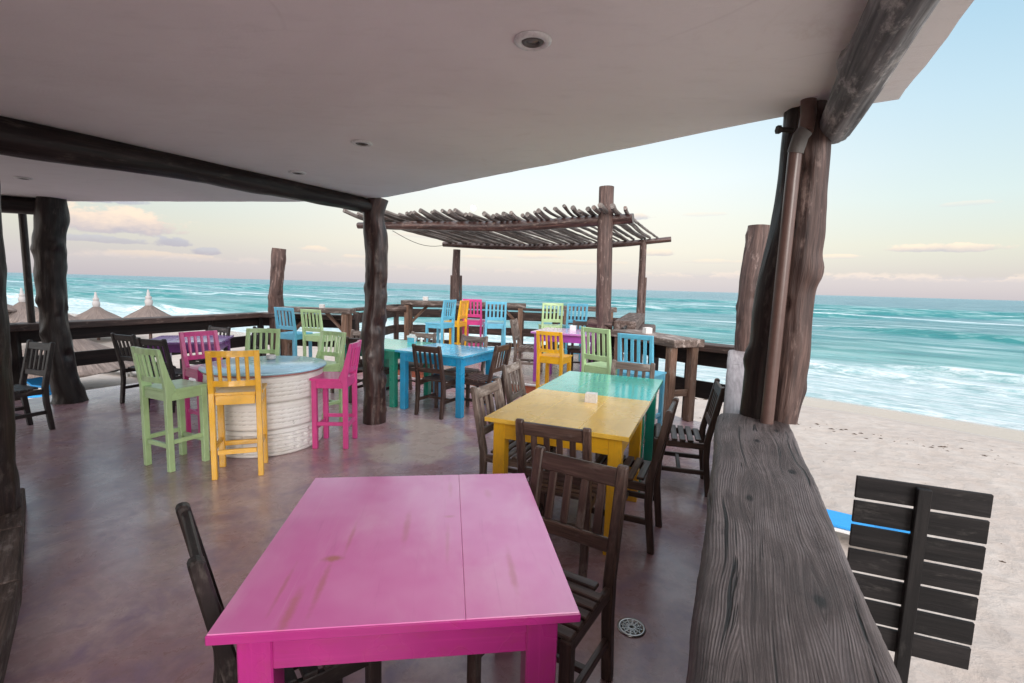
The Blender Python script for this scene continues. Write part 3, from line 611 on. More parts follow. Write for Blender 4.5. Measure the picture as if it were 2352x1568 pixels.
# left inner beam
bp = [(-1.60, 5.36, 2.42), (-2.05, 4.62, 2.43), (-2.54, 3.78, 2.425), (-2.9, 3.15, 2.40), (-3.2, 2.7, 2.40), (-4.2, 1.0, 2.42)]
base = Vector(bp[0]); t = empty('ceiling_beam', base, 0, 'long dark bent log beam under the ceiling from the middle post to the left edge', 'beam')
mb = MB(); mb.tube([Vector(p)-base for p in bp], [.075, .085, .09, .105, .11, .12], 32, .010, 2, step=.04, knots=3, seed=40, ridges=.002); mb.build('log', M['post_dark'], t)
base = Vector((-5.8, 6.0, 2.40)); t = empty('ceiling_beam', base, 0, 'short dark beam under the ceiling left of the leaning trunk post', 'beam')
mb = MB(); mb.tube([(0, 0, 0), (-.9, -.5, .0), (-2, -1.1, .0)], [.10, .10, .10], 24, .008, 2, step=.05, seed=44); mb.build('log', M['post_dark'], t)
base = Vector((-6.52, 6.25, 0)); t = empty('thin_pole', base, 0, 'thin straight dark pole rising past the left railing to the ceiling', 'pole')
mb = MB(); mb.tube([(.27, 0, .35), (.27, 0, .9), (.27, 0, 2.5)], [.04, .04, .04], 14); mb.build('tube', M['post_dark'], t)
# low sill beam at left
sl = [(-3.35, 3.22), (-2.84, 2.70), (-2.35, 2.20), (-1.85, 1.62), (-1.3, .9), (-.4, -.4)]
t = empty('floor_sill', (-2.84, 2.7, 0), 0, 'low thick grey wooden sill beam on the floor at the left edge', 'sill')
mb = MB()
for a, b2 in zip(sl[:-1], sl[1:]):
    n = Vector((-(b2[1]-a[1]), b2[0]-a[0], 0)).normalized()*-.13
    mb.bar(Vector((a[0], a[1], .06))+n-t.location, Vector((b2[0], b2[1], .06))+n-t.location, .24, .125, .01)
mb.build('beam', M['weathered'], t)

# ------------------------------------------------------------------ parapet
def plank_mesh(L, half, thick, seed, nx=260, ny=26, edge=.018):
    mb = MB(); verts = []; gr = []; faces = []
    prof = []
    for k in range(ny+1): prof.append((-1+2*k/ny, 1))
    loop_top = prof; 
    for i in range(nx+1):
        x = L*i/nx
        wl = half+edge*mnoise.noise(Vector((x*2.4, 0, seed)))+edge*.35*mnoise.noise(Vector((x*11, 3, seed)))+edge*.2*mnoise.noise(Vector((x*40, 3, seed)))
        wr = half+edge*1.3*mnoise.noise(Vector((x*1.9, 8, seed)))+edge*.4*mnoise.noise(Vector((x*9, 5, seed)))+edge*.2*mnoise.noise(Vector((x*37, 9, seed)))
        for k in range(ny+1):
            q = -1+2*k/ny; y = q*(wl if q < 0 else wr); z = -.012*abs(q)**6-.012*max(0, abs(q)-.93)/.07
            z += .0035*mnoise.noise(Vector((x*1.3, y*38, seed)))+.004*mnoise.noise(Vector((x*3, y*9, seed+4)))
            verts.append((x, y, z)); gr.append((x, y, 0))
        for (q, zz) in ((1.0, -thick*.5), (.96, -thick), (-.96, -thick), (-1.0, -thick*.5)):
            y = q*(wr if q > 0 else wl); verts.append((x, y, zz)); gr.append((x, y, zz))
    n = ny+5
    for i in range(nx):
        for k in range(n):
            a = i*n+k; b2 = i*n+(k+1) % n; faces.append((a, b2, b2+n, a+n))
    faces.append(tuple(range(n))[::-1]); faces.append(tuple(nx*n+k for k in range(n)))
    faces = [f[::-1] for f in faces]
    mb.add(verts, faces, gr, 0, True); return mb
pd = Vector((2.47-.30, 5.54-.73, 0)); ang = math.atan2(pd.y, pd.x)
inn = Vector((.30, .73, 0)); nrm = Vector((pd.y, -pd.x, 0)).normalized()
cen = inn+nrm*.17-pd.normalized()*1.2
t = empty('parapet', (cen.x, cen.y, 0), ang, 'broad weathered dark timber parapet with deep grain on the right, carrying the corner post', 'parapet')
pm = plank_mesh(3.20, .17, .10, 2, edge=.007); o = pm.build('near_plank', M['plank'], t); o.location = (0, 0, .96)
pm = plank_mesh(3.22, .155, .09, 8, 160, 20, .003); o = pm.build('far_plank', M['pale_plank'], t); o.location = (3.215, -.01, .955); o['label'] = 'paler smoother far plank'
mb = MB(); mb.box((3.2, -.02, .42), (6.4, .2, .86), 0, 0); mb.build('wall', M['wall_plaster'], t)
post('log_stub', [(2.66, 5.40, .95), (2.655, 5.42, 1.3), (2.67, 5.45, 1.7), (2.70, 5.46, 2.05), (2.715, 5.46, 2.34)], [.142, .138, .135, .13, .125], M['post_mid'],
     'short reddish brown log stump post at the far end of the parapet', amp=.008, knots=8, seed=51)

# ------------------------------------------------------------------ railings
def railing(name, pts, z0, ztop, label, boards, matp='rail_wood', matb='rail_dark', posts=True, plank=(.28, .09), ext=0):
    t = empty(name, (pts[0][0], pts[0][1], z0), 0, label, 'railing'); L0 = t.location
    for a, b2 in zip(pts[:-1], pts[1:]):
        A = Vector((a[0], a[1], 0)); B = Vector((b2[0], b2[1], 0)); d = (B-A).normalized(); off = Vector((0, 0, 0))
        if plank:
            mb = MB(); mb.bar(A-d*.02-L0+Vector((0, 0, ztop-plank[1]/2)), B+d*.02-L0+Vector((0, 0, ztop-plank[1]/2)), plank[0], plank[1], .01); mb.build('top_plank', M[matp], t)
        n = Vector((d.y, -d.x, 0))
        for (zc, h) in boards:
            mb = MB(); mb.bar(A-L0+Vector((0, 0, zc)), B-L0+Vector((0, 0, zc)), .05, h, .008); mb.build('board', M[matb], t)
    if posts:
        for p in pts:
            mb = MB(); mb.box((p[0]-L0.x, p[1]-L0.y, (ztop-.08-z0)/2-.2), (.11, .11, ztop-.08-z0+.4), .4, .006); mb.build('post', M[matb], t)
    return t
railing('railing', [(-7.0, 4.40), (-6.30, 6.05), (-5.29, 8.40), (-4.93, 9.42), (-3.10, 9.32)], 0, .96, 'long dark brown timber railing along the left side of the terrace', [(.795, .18), (.43, .20)])
railing('railing', [(-3.05, 9.40), (-2.80, 11.6), (-1.4, 11.82), (.2, 11.45), (1.0, 11.28)], 0, 1.10, 'brown timber railing behind the long bar at the far end of the raised platform', [(.90, .20), (.52, .19), (.20, .10)], 'rail_wood', 'rail_wood', plank=(.16, .06))
railing('railing', [(1.0, 11.28), (2.72, 10.92)], 0, 1.06, 'short brown railing piece left of the far right pergola post', [(.86, .19), (.50, .19), (.22, .1)], 'rail_wood', 'rail_wood', plank=None, posts=False)
railing('railing', [(1.62, 7.80), (2.00, 6.75), (2.32, 6.18), (2.74, 5.78)], 0, .955, 'brown timber railing running from the parapet end behind the right bar table', [(.77, .20), (.36, .22)], 'rail_wood', 'rail_dark')
post('log_stub', [(-4.62, 9.42, -.3), (-4.60, 9.42, .9), (-4.62, 9.42, 1.3), (-4.57, 9.42, 1.7), (-4.53, 9.42, 2.20)], [.14, .14, .135, .125, .12], M['post_mid'],
     'short dark stump post with a slanting top behind the tall blue chair at the left', amp=.02, knots=5, seed=60)
# stacked timbers on the right
t = empty('stacked_timbers', (2.15, 9.2, 0), 0, 'two heavy squared timbers stacked beside the tall pergola post', 'timber')
mb = MB(); mb.bar(Vector((1.80, 7.75, 1.0))-t.location, Vector((2.75, 10.75, 1.0))-t.location, .36, .19, .02); mb.build('top_timber', M['weathered'], t)
mb = MB(); mb.bar(Vector((1.80, 7.62, .76))-t.location, Vector((2.84, 10.25, .76))-t.location, .40, .26, .03); mb.build('lower_timber', M['post_mid'], t)
mb = MB(); mb.bar(Vector((1.90, 7.8, .3))-t.location, Vector((2.8, 10.4, .3))-t.location, .10, .55, .01); mb.build('boarding', M['rail_wood'], t)
base = Vector((1.22, 7.93, 1.02)); t = empty('timber_end', base, 0, 'rough broken timber end jutting left of the tall pergola post', 'timber')
mb = MB(); mb.tube([(0, 0, .01), (.05, 0, .01), (.4, -.1, 0)], [.04, .075, .085], 10, .02, 5, step=.03, seed=64, smooth=False); mb.build('timber', M['post_mid'], t)

base = Vector((-2.75, 10.5, 1.02)); t = empty('timber_end', base, 0, 'rough split timber end at the railing corner, just right of the middle post', 'timber')
mb = MB(); mb.tube([(0, 0, .03), (.06, 0, .02), (.42, .05, .02)], [.04, .06, .06], 10, .02, 5, step=.04, seed=65, smooth=False); mb.build('timber', M['weathered'], t)
# ------------------------------------------------------------------ pergola
t = empty('pergola', (1.46, 7.9, 0), 0, 'open pergola with a rough slatted stick roof on log posts over the far platform', 'pergola'); L0 = t.location
def pp(p): return Vector(p)-L0
mb = MB(); mb.tube([pp((1.50, 7.9, 0.1)), pp((1.47, 7.9, 1.5)), pp((1.445, 7.9, 2.4)), pp((1.435, 7.9, 3.21))], [.128, .122, .12, .116], 40, .004, 2, step=.05, seed=71, ridges=.006, knots=3); mb.build('front_post', M['post_mid'], t)
mb = MB(); mb.tube([pp((2.87, 10.9, .3)), pp((2.86, 10.9, 2.0)), pp((2.85, 10.9, 2.70))], [.085, .08, .068], 24, .006, 2, step=.08, seed=72, ridges=.003); mb.build('back_post', M['post_mid'], t)
mb = MB(); mb.tube([pp((2.945, 10.86, .6)), pp((2.935, 10.86, 1.88))], [.03, .028], 8); mb.build('brace_board', M['post_mid'], t)
mb = MB(); mb.tube([pp((-1.40, 11.88, .2)), pp((-1.41, 11.88, 1.6)), pp((-1.40, 11.88, 2.45))], [.105, .10, .085], 24, .006, 2, step=.08, seed=73, ridges=.003); mb.build('back_post', M['post_mid'], t)
for sx in (-.13, .13):
    mb = MB(); mb.tube([pp((-1.40+sx, 11.86, .2)), pp((-1.40+sx*.9, 11.86, 1.83))], [.03, .025], 8); mb.build('brace_board', M['post_mid'], t)
F0 = Vector((-3.24, 10.2, 2.735)); F1 = Vector((1.85, 7.77, 2.655))
fb = [F0.lerp(F1, k)+Vector((0, 0, dz)) for k, dz in ((0, .03), (.3, .0), (.6, -.035), (.85, .02), (1, .06))]
mb = MB(); mb.tube([pp(p) for p in fb], [.065, .085, .09, .088, .08], 22, .006, 1.5, step=.1, seed=74, ridges=.002); mb.build('front_beam', M['post_brown'], t)
B0 = Vector((-1.75, 12.0, 2.56)); B1 = Vector((3.42, 10.78, 2.72))
bb = [B0.lerp(B1, k)+Vector((0, 0, dz)) for k, dz in ((0, .02), (.25, -.07), (.5, -.11), (.75, -.09), (1, .0))]
mb = MB(); mb.tube([pp(p) for p in bb], [.06, .07, .075, .07, .055], 20, .006, 1.5, step=.1, seed=75, ridges=.002); mb.build('back_beam', M['post_brown'], t)
NS = 42; rnd = random.Random(5)
def lerpl(L, k):
    x = k*(len(L)-1); i = min(int(x), len(L)-2); return L[i].lerp(L[i+1], x-i)
for i in range(NS):
    k = (i+.5)/NS; kk = k+rnd.uniform(-.25, .25)/NS
    # front beam is sampled along its parametrisation
    a = F0.lerp(F1, .02+.97*kk)+Vector((0, 0, [.03, 0, -.035, .02, .06][min(4, int(kk*4.0))]+.0)); b2 = B0.lerp(B1, .02+.93*min(1, max(0, k+rnd.uniform(-.35, .35)/NS)))
    r = rnd.uniform(.024, .042); a.z += .10+r*.4; b2.z += .05+r*.5-.10*math.sin(k*3.14)
    d = (b2-a).normalized(); over = rnd.uniform(.26, .52)+(.25 if i == NS-3 else 0); st = a-d*over+Vector((rnd.uniform(-.02, .02), 0, rnd.uniform(.0, .07)))
    en = b2+d*rnd.uniform(.08, .3); bend = rnd.uniform(-.06, .06); zb = rnd.uniform(-.02, .03)
    P_ = [st, a, a.lerp(b2, .35)+Vector((bend, 0, zb)), a.lerp(b2, .7)+Vector((bend*.6+rnd.uniform(-.04, .04), 0, zb)), b2, en]
    mb = MB(); mb.tube([pp(p) for p in P_], [r*1.1, r, r*.95, r*.85, r*.75, r*.7], 10, .006, 4, step=.10, seed=100+i); mb.build('stick', M['stick'], t)
mb = MB(); w0 = Vector((-2.45, 9.85, 2.64)); w1 = Vector((-1.55, 11.9, 2.58)); P_ = [w0.lerp(w1, k)+Vector((0, 0, -.16*math.sin(math.pi*k))) for k in [j/10 for j in range(11)]]
mb.tube([pp(p) for p in P_], [.006]*11, 5); mb.build('cable', M['wire'], t)

# ------------------------------------------------------------------ bar tables
def bar_table(label, A, Bp, depth, ztop, z0, side, braces=True, group=None, nleg=2):
    A = Vector(A+(0,)); Bp = Vector(Bp+(0,)); d = (Bp-A).normalized(); n = Vector((d.y, -d.x, 0))*side; L = (Bp-A).length
    c = (A+Bp)/2+n*depth/2; t = empty('bar_table', (c.x, c.y, z0), math.atan2(d.y, d.x), label, 'bar table', group); h = ztop-z0
    mb = MB(); mb.box((0, 0, h-.0475), (L, depth, .095), 0, .012, seg=2)
    mb.build('tabletop', M['bar_top'], t)
    xs = [-L/2+.12+(L-.24)*k/(nleg-1) for k in range(nleg)]
    for x in xs:
        for y in (-1, 1):
            mb = MB(); mb.box((x, y*(depth/2-.07), (h-.096)/2), (.098, .098, h-.096), 0, .005); mb.build('leg', M['bar_wood'], t)
        mb = MB(); mb.bar((x, -(depth/2-.11), h*.35), (x, depth/2-.11, h*.35), .04, .08); mb.build('crosspiece', M['bar_wood'], t)
    if braces:
        for x, s_ in ((xs[0], 1), (xs[-1], -1)):
            mb = MB(); mb.bar((x+s_*.04, depth/2-.07, h*.55), (x+s_*.42, depth/2-.07, h-.09), .05, .06); mb.build('brace', M['bar_wood'], t)
    return t
bar_table('heavy rustic bar table with plank top beside the right railing, near the parapet', (1.40, 6.85), (1.90, 5.62), .46, 1.03, 0, -1, braces=False)
bar_table('long rustic bar table with diagonal braces at the far end of the platform', (-2.45, 10.55), (.28, 10.45), .45, 1.235, .16, -1, nleg=3)
bar_table('small rustic bar table against the left railing behind the tall blue and green chairs', (-4.35, 8.88), (-2.99, 8.86), .34, 1.105, 0, -1)
bar_table('dark rustic bar table at the railing behind two tall chairs left of the pergola post', (1.0, 10.2), (2.15, 10.0), .40, 1.22, .16, -1, braces=False)

# ------------------------------------------------------------------ dining chairs
def dining_chair(mat, w=.42, d=.41, sh=.45, bt=.895, lean=.085):
    root = empty('dining_chair')
    pw, pdp = .043, .042
    def by(z):   # y of rear post centre at height z
        return -d/2+.01-lean*max(0, (z-sh)/(bt-sh)) - .03*max(0, (sh*.6-z)/(sh*.6))
    for s_ in (-1, 1):
        x0, x1 = (s_*w/2, s_*(w/2-pw)); x0, x1 = min(x0, x1), max(x0, x1)
        f = pdp/2; poly = [(by(0)-f, 0), (by(0)+f, 0), (by(.3)+f*1.15, .3), (by(sh)+f*1.2, sh), (by(bt)+f*.8, bt-.006), (by(bt)-f*.3, bt), (by(bt)-f, bt-.012), (by(sh)-f*1.1, sh), (by(.3)-f, .3)]
        mb = MB(); mb.prism(poly, x0, x1, .006); mb.build('back_leg', mat, root)
        mb = MB(); mb.box((s_*(w/2-.021), d/2-.022, (sh-.012)/2), (.042, .042, sh-.012), 0, .004); mb.build('front_leg', mat, root)
        mb = MB(); mb.bar((s_*(w/2-.021), by(.19)+.01, .19), (s_*(w/2-.021), d/2-.04, .19), .022, .036, .003); mb.build('stretcher', mat, root)
        mb = MB(); mb.bar((s_*(w/2-.021), by(sh)+.015, sh-.045), (s_*(w/2-.021), d/2-.04, sh-.045), .024, .05, .003); mb.build('seat_rail', mat, root)
    mb = MB(); mb.bar((-(w/2-.03), d/2-.022, sh-.05), ((w/2-.03), d/2-.022, sh-.05), .022, .05, .003); mb.build('seat_rail', mat, root)
    mb = MB(); mb.bar((-(w/2-.03), 0, .19), ((w/2-.03), 0, .19), .03, .024, .003); mb.build('stretcher', mat, root)
    mb = MB(); n = 6; st = (d-.05)/n
    for k in range(n): mb.box((0, -d/2+.055+st*(k+.5)-.012, sh-.009), (w-.012 if k else w-2*pw-.01, st*.74, .018), 0, .004, long=0)
    mb.build('seat', mat, root)
    tr, lr = bt-.055, sh+.125
    def brail(z, h, name):
        mb = MB(); a = math.atan2(lean, bt-sh); mb.box((0, by(z), z), (w-2*pw+.004, .024, h), 0, .005, rx=a, long=0); return mb
    mb = brail(tr, .075, ''); mb.build('top_rail', mat, root)
    mb = brail(lr, .055, ''); mb.build('lower_rail', mat, root)
    mb = MB(); a = math.atan2(lean, bt-sh); zc = (tr+lr)/2; H = (tr-lr)-.062
    for k in range(4):
        x = (k-1.5)*(w-2*pw)/4.55; mb.box((x, by(zc), zc), (.034, .014, H+.008), 0, .004, rx=a, long=2)
    mb.build('back_slats', mat, root)
    return root
def bar_stool(mat, typ):
    root = empty('bar_stool')
    if typ == 'A': w, d, sh, bt, lean, lt = .365, .335, .695, 1.033, .055, .046
    else: w, d, sh, bt, lean, lt = .40, .385, .72, 1.15, .045, .044
    def by(z): return -d/2+lt/2-lean*max(0, (z-sh)/(bt-sh))
    for s_ in (-1, 1):
        x0, x1 = sorted((s_*w/2, s_*(w/2-lt*.85))); f = lt/2
        fl = .035 if typ == 'A' else .006
        poly = [(by(0)-f, 0), (by(0)+f, 0), (by(sh)+f, sh-.06), (by(sh)+f+fl, sh+.004), (by(sh)+f*.7, sh+.10), (by(bt)+f*.35, bt), (by(bt)-f*.75, bt), (by(sh)-f, sh)]
        mb = MB(); mb.prism(poly, x0, x1, .003); mb.build('back_leg', mat, root)
        mb = MB(); mb.box((s_*(w/2-lt/2), d/2-lt/2, (sh-.022)/2), (lt, lt, sh-.022), 0, .003); mb.build('front_leg', mat, root)
        mb = MB(); mb.bar((s_*(w/2-lt/2), by(0)+f, .245), (s_*(w/2-lt/2), d/2-lt, .245), .022, .036, .002); mb.build('footrest', mat, root)
        mb = MB(); mb.bar((s_*(w/2-.016), by(0)+f, sh-.06), (s_*(w/2-.016), d/2-lt, sh-.06), .022, .075, .002); mb.build('seat_rail', mat, root)
    for y, z in ((d/2-lt/2, .20), (by(0), .215)):
        mb = MB(); mb.bar((-w/2+lt, y, z), (w/2-lt, y, z), .024, .038, .002); mb.build('footrest', mat, root)
    for y in (d/2-.015, by(0)):
        mb = MB(); mb.bar((-w/2+lt, y, sh-.06), (w/2-lt, y, sh-.06), .022, .075, .002); mb.build('seat_rail', mat, root)
    mb = MB()
    mb.prism([(-d/2+.012, sh-.022), (d/2+.014, sh-.022), (d/2+.014, sh), (-d/2+.012, sh)], -w/2+lt*.86, w/2-lt*.86, .003)
    for s_ in (-1, 1):
        x0, x1 = sorted((s_*(w/2+.006), s_*(w/2-lt*.86)))
        mb.prism([(by(sh)+lt*.55+(.02 if typ == 'A' else 0), sh-.022), (d/2+.014, sh-.022), (d/2+.014, sh), (by(sh)+lt*.55+(.02 if typ == 'A' else 0), sh)], x0, x1, .002)
    mb.build('seat', mat, root)
    a = math.atan2(lean, bt-sh); iw = w-2*lt*.85
    def curved(z, h, th, bow):
        mb = MB(); n = 8; 
        for k in range(n):
            xa, xb = -iw/2+iw*k/n, -iw/2+iw*(k+1)/n; f = lambda x: by(z)-bow*(1-(2*x/iw)**2)
            mb.bar((xa-.001, f(xa), z), (xb+.001, f(xb), z), th, h, 0)
        return mb
    bow = .022 if typ == 'A' else .0
    hl = .045 if typ == 'A' else .06; zl = sh+.075 if typ == 'A' else sh+.095; ht = .048 if typ == 'A' else .05; zt = bt-ht/2-.001
    if typ == 'A':
        curved(zt, ht, .024, bow).build('top_rail', mat, root); curved(zl, hl, .022, bow).build('lower_rail', mat, root)
    else:
        mb = MB(); mb.box((0, by(zt), zt), (iw+.002, .024, ht), 0, .003, rx=a, long=0); mb.build('top_rail', mat, root)
        mb = MB(); mb.box((0, by(zl), zl), (iw+.002, .022, hl), 0, .003, rx=a, long=0); mb.build('lower_rail', mat, root)
    mb = MB(); zc = (zt-ht/2+zl+hl/2)/2; H = (zt-ht/2)-(zl+hl/2)+.01
    for k in range(4):
        x = (k-1.5)*iw/(4.6 if typ == 'A' else 4.5); yy = by(zc)-bow*(1-(2*x/iw)**2)
        mb.box((x, yy, zc), (.026 if typ == 'A' else .036, .020 if typ == 'A' else .012, H), 0, .005 if typ == 'A' else .002, rx=a, long=2)
    mb.build('back_slats', mat, root)
    return root

protos = {}
def place(kind, matk, x, y, z, deg, label, cat, group=None):
    key = (kind, matk)
    if key not in protos:
        o = dining_chair(M[matk]) if kind == 'C' else bar_stool(M[matk], kind); protos[key] = o
    else: o = copy_tree(protos[key])
    q = len([k for k in COL.objects if k.name.startswith('dining_chair') or k.name.startswith('bar_stool')])
    sc_ = 1+.012*math.sin(q*2.7); o.scale = (1+.015*math.sin(q*1.9), 1, sc_)
    o.location = (x, y, z); o.rotation_euler = (0, 0, R(deg)); tag(o, label, cat, group)
    return o
GC = 'dark wooden dining chairs with slatted backs'; GS = 'brightly painted wooden bar stools'
CH = [
 ('chair_dark', .15, 1.744, 0, 147.5, 'dark brown slatted chair nearest on the right of the pink table'),
 ('chair_dark', .333, 2.763, 0, -22.1, 'dark brown slatted chair at the near end of the yellow table'),
 ('chair_dark', .756, 3.062, 0, 66, 'dark brown chair on the right side of the yellow table, seen edge-on'),
 ('chair_dark', 1.408, 3.89, 0, 73.8, 'dark brown chair beside the parapet at the right of the teal table'),
 ('chair_grey', .077, 3.357, 0, -114.4, 'pale weathered chair at the left side of the yellow table'),
 ('chair_grey', .262, 4.443, 0, -111.2, 'worn chair with peeling whitish back at the left side of the teal table'),
 ('chair_grey', 1.093, 4.503, 0, 154.8, 'weathered chair at the far end of the teal table before the tall blue chair'),
 ('chair_dark', -.355, 5.997, 0, 64.8, 'brown slatted chair at the right end of the blue table'),
 ('chair_dark', -.883, 5.914, 0, -27.3, 'dark brown slatted chair tucked in at the near side of the blue table'),
 ('chair_grey', -.652, 6.518, 0, 153, 'weathered chair behind the blue table with its seat seen under the table'),
 ('chair_grey', -1.43, 6.95, 0, 158, 'weathered chair behind the napkin holder of the blue and green tables'),
 ('chair_grey', .29, 8.0, .16, -103, 'greyish chair seen edge-on at the left side of the platform purple table'),
 ('chair_dark', 1.18, 8.1, .16, 164.7, 'dark chair behind the platform purple table'),
 ('chair_black', 1.42, 7.35, .16, 70, 'dark chair mostly hidden behind the tall green chair on the right'),
 ('chair_black', -4.646, 6.109, 0, -20, 'black chair at the near left of the far left violet table'),
 ('chair_black', -4.14, 5.854, 0, -13, 'black chair in front of the violet table, just behind the near green stool'),
 ('chair_black', -4.98, 4.70, 0, 160, 'black chair alone at the left edge beside the near log post'),
 ('chair_black', -4.497, 6.97, 0, 160.6, 'dark chair behind the far left violet table'),
 ('chair_black', -3.85, 6.85, 0, 146.5, 'black chair right of the violet table, behind a green stool'),
 ('chair_grey', -2.33, 6.95, 0, 160, 'greyish chair just left of the middle post, facing the viewer'),
 ('chair_dark', -1.86, 6.42, 0, -23, 'dark chair at the near side of the green table, half hidden by the middle post'),
 ('chair_black', -.68, 1.47, 0, -51.5, 'near black chair at the left of the pink table, seen from the side'),
]
for mk, x, y, z, dg, lb in CH: place('C', mk, x, y, z, dg, lb, 'chair', GC)
ST = [
 ('A', 'green', -2.874, 4.042, 0, -24.5, 'pale green bar stool nearest left of the tyre table'),
 ('A', 'yellow', -2.243, 3.909, 0, 20.7, 'yellow bar stool right in front of the tyre table'),
 ('A', 'pink', -1.728, 4.672, 0, 93.1, 'pink bar stool at the right of the tyre table beside the middle post'),
 ('A', 'pink', -3.11, 4.905, 0, -123.9, 'pink bar stool at the far left side of the tyre table'),
 ('A', 'green', -2.147, 5.364, 0, 154.5, 'pale green bar stool at the far right side of the tyre table'),
 ('A', 'green', -2.853, 5.37, 0, 188.4, 'pale green bar stool straight behind the tyre table and its ashtray'),
 ('B', 'blue', -3.686, 8.131, 0, -19.4, 'tall light blue chair at the small bar by the left railing'),
 ('B', 'green', -3.192, 8.005, 0, -19.8, 'tall pale green chair at the small bar by the left railing'),
 ('B', 'blue', -1.365, 9.096, .16, 63.6, 'tall light blue chair on the platform turned left towards the long bar'),
 ('B', 'yellow', -1.169, 9.709, .16, 71.5, 'tall yellow chair between the blue and pink chairs at the long bar'),
 ('B', 'pink', -.80, 10.05, .16, -8, 'tall pink chair at the long bar, partly behind the yellow one'),
 ('B', 'blue', -.353, 9.505, .16, 8.1, 'tall light blue chair at the right end of the long bar'),
 ('B', 'green', .729, 9.30, .16, 5.1, 'tall pale green chair behind the platform purple table'),
 ('B', 'blue', 1.192, 9.30, .16, 5, 'tall light blue chair just left of the tall pergola post'),
 ('A', 'yellow', .58, 6.50, 0, -28.5, 'yellow stool in front of the platform purple table, below the step'),
 ('B', 'green', 1.092, 5.546, 0, -48, 'tall pale green chair behind the teal table, left of the tall blue one'),
 ('B', 'blue', 1.426, 5.22, 0, -38, 'tall light blue chair at the right bar table behind the teal table'),
]
for k, mk, x, y, z, dg, lb in ST: place(k, mk, x, y, z, dg, lb, 'bar stool', GS)

# ------------------------------------------------------------------ tables
def table(label, x, y, z, deg, w, d, h, mat, topmat=None, boards=3, leg=.075, along=1, inset=.045, apron=.11):
    t = empty('table', (x, y, z), R(deg), label, 'table')
    mb = MB()
    cuts = None
    if isinstance(boards, tuple): cuts = boards; boards = 0
    elif along: bw = w/boards
    else: bw = d/boards
    if cuts:
        e_ = [-w/2]+list(cuts)+[w/2]
        for k in range(len(e_)-1): mb.box(((e_[k]+e_[k+1])/2, 0, h-.014), (e_[k+1]-e_[k]-(.0012 if k else .0004), d, .028), 0, .0016, long=1)
        mb.box((0, -d/2-.001, h-.0145), (w+.004, .006, .025), 0, .0025, long=0, mi=1)  # front edge strip in deeper paint, shade put into its colour
    for k in range(boards):
        if along: mb.box((-w/2+bw*(k+.5), 0, h-.014), (bw-.0012, d, .028), 0, .0018, long=1)
        else: mb.box((0, -d/2+bw*(k+.5), h-.014), (w, bw-.0012, .028), 0, .0018, long=0)
    mb.build('tabletop', [topmat or mat, mat], t)
    for sx in (-1, 1):
        for sy in (-1, 1):
            mb = MB(); mb.box((sx*(w/2-inset-leg/2), sy*(d/2-inset-leg/2), (h-.03)/2), (leg, leg, h-.03), 0, .004); mb.build('leg', mat, t)
    mb = MB(); za = h-.03-apron/2
    for sy in (-1, 1): mb.box((0, sy*(d/2-inset-.016), za), (w-2*inset-2*leg, .026, apron), 0, .002)
    for sx in (-1, 1): mb.box((sx*(w/2-inset-.016), 0, za), (.026, d-2*inset-2*leg, apron), 0, .002)
    mb.build('apron', mat, t)
    return t
table('glossy magenta pink square table with a cracked plank top, nearest the viewer', -.314, 1.575, 0, 7.5, .905, .94, .765, M['magenta'], M['pink_top'], (.157,), .085)
table('yellow painted plank table joined to a teal one in the middle right', .45, 3.31, 0, -22.5, .915, 1.0, .765, M['yellow'], M['yellow_top'], 3, .08)
table('teal painted table behind and touching the yellow table', .827, 4.22, 0, -22.5, .915, .975, .765, M['teal'], M['teal_top'], 3, .08)
table('bright blue painted table joined to a green one, right of the middle post', -.829, 6.247, 0, -25, 1.0, .92, .765, M['blue_table'], M['blue_table_top'], 3, .08, 0)
table('green painted table directly behind the middle post, joined to the blue table', -1.70, 6.653, 0, -25, .92, .92, .765, M['teal'], M['teal_top'], 3, .08, 0)
table('magenta purple table standing on the raised platform', .853, 7.55, .16, -20, .90, .90, .772, M['purple'], M['purple_top'], 3, .085)
table('dark violet table at the far left by the railing', -4.474, 6.669, 0, 20.6, .92, .905, .756, M['violet'], M['violet_top'], 3, .08)

# round table on white tyres
cx, cy = -2.40, 4.66
t = empty('tyre_table', (cx, cy, 0), 0, 'round table with a light blue top on a stack of white painted tyres', 'table')
def tyre(z0, h, R0, style, name, lab=None):
    mb = MB(); prof = []; seg = 160
    base = [(R0*.60, .02), (R0*.85, .0), (R0*.955, .004), (R0*.985, .018), (R0*.992, .034)]
    n = 26
    for k in range(n+1):
        q = k/n; zz = .04+(h-.08)*q; bulge = .008*(1-(2*q-1)**2); prof.append((R0*.985+bulge, zz, q))
    verts = []; faces = []
    full = [(r, z, -1) for r, z in base]+prof+[(r, h-z, -1) for r, z in base[::-1]]
    for (r, z, q) in full:
        for k in range(seg):
            th = 2*math.pi*k/seg; rr = r
            if q >= 0:
                if style == 'ribs':
                    for gz in (.15, .38, .62, .85):
                        if abs(q+.018*math.sin(th*60)-gz) < .03: rr -= .007
                else:
                    row = int(q*5); ph = (k+(row % 2)*4) % 8
                    if abs((q*5) % 1-.5) > .42 or ph < 2: rr -= .012
            verts.append((rr*math.cos(th), rr*math.sin(th), z0+z))
    m_ = len(full)
    for i in range(m_-1):
        for k in range(seg):
            a = i*seg+k; b2 = i*seg+(k+1) % seg; faces.append((a, b2, b2+seg, a+seg))
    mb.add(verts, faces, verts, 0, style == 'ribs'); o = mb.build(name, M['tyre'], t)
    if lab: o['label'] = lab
tyre(0.0, .249, .51, 'blocks', 'tyre', 'chunky block-tread bottom tyre'); tyre(.249, .247, .52, 'ribs', 'tyre'); tyre(.496, .246, .525, 'ribs', 'tyre')
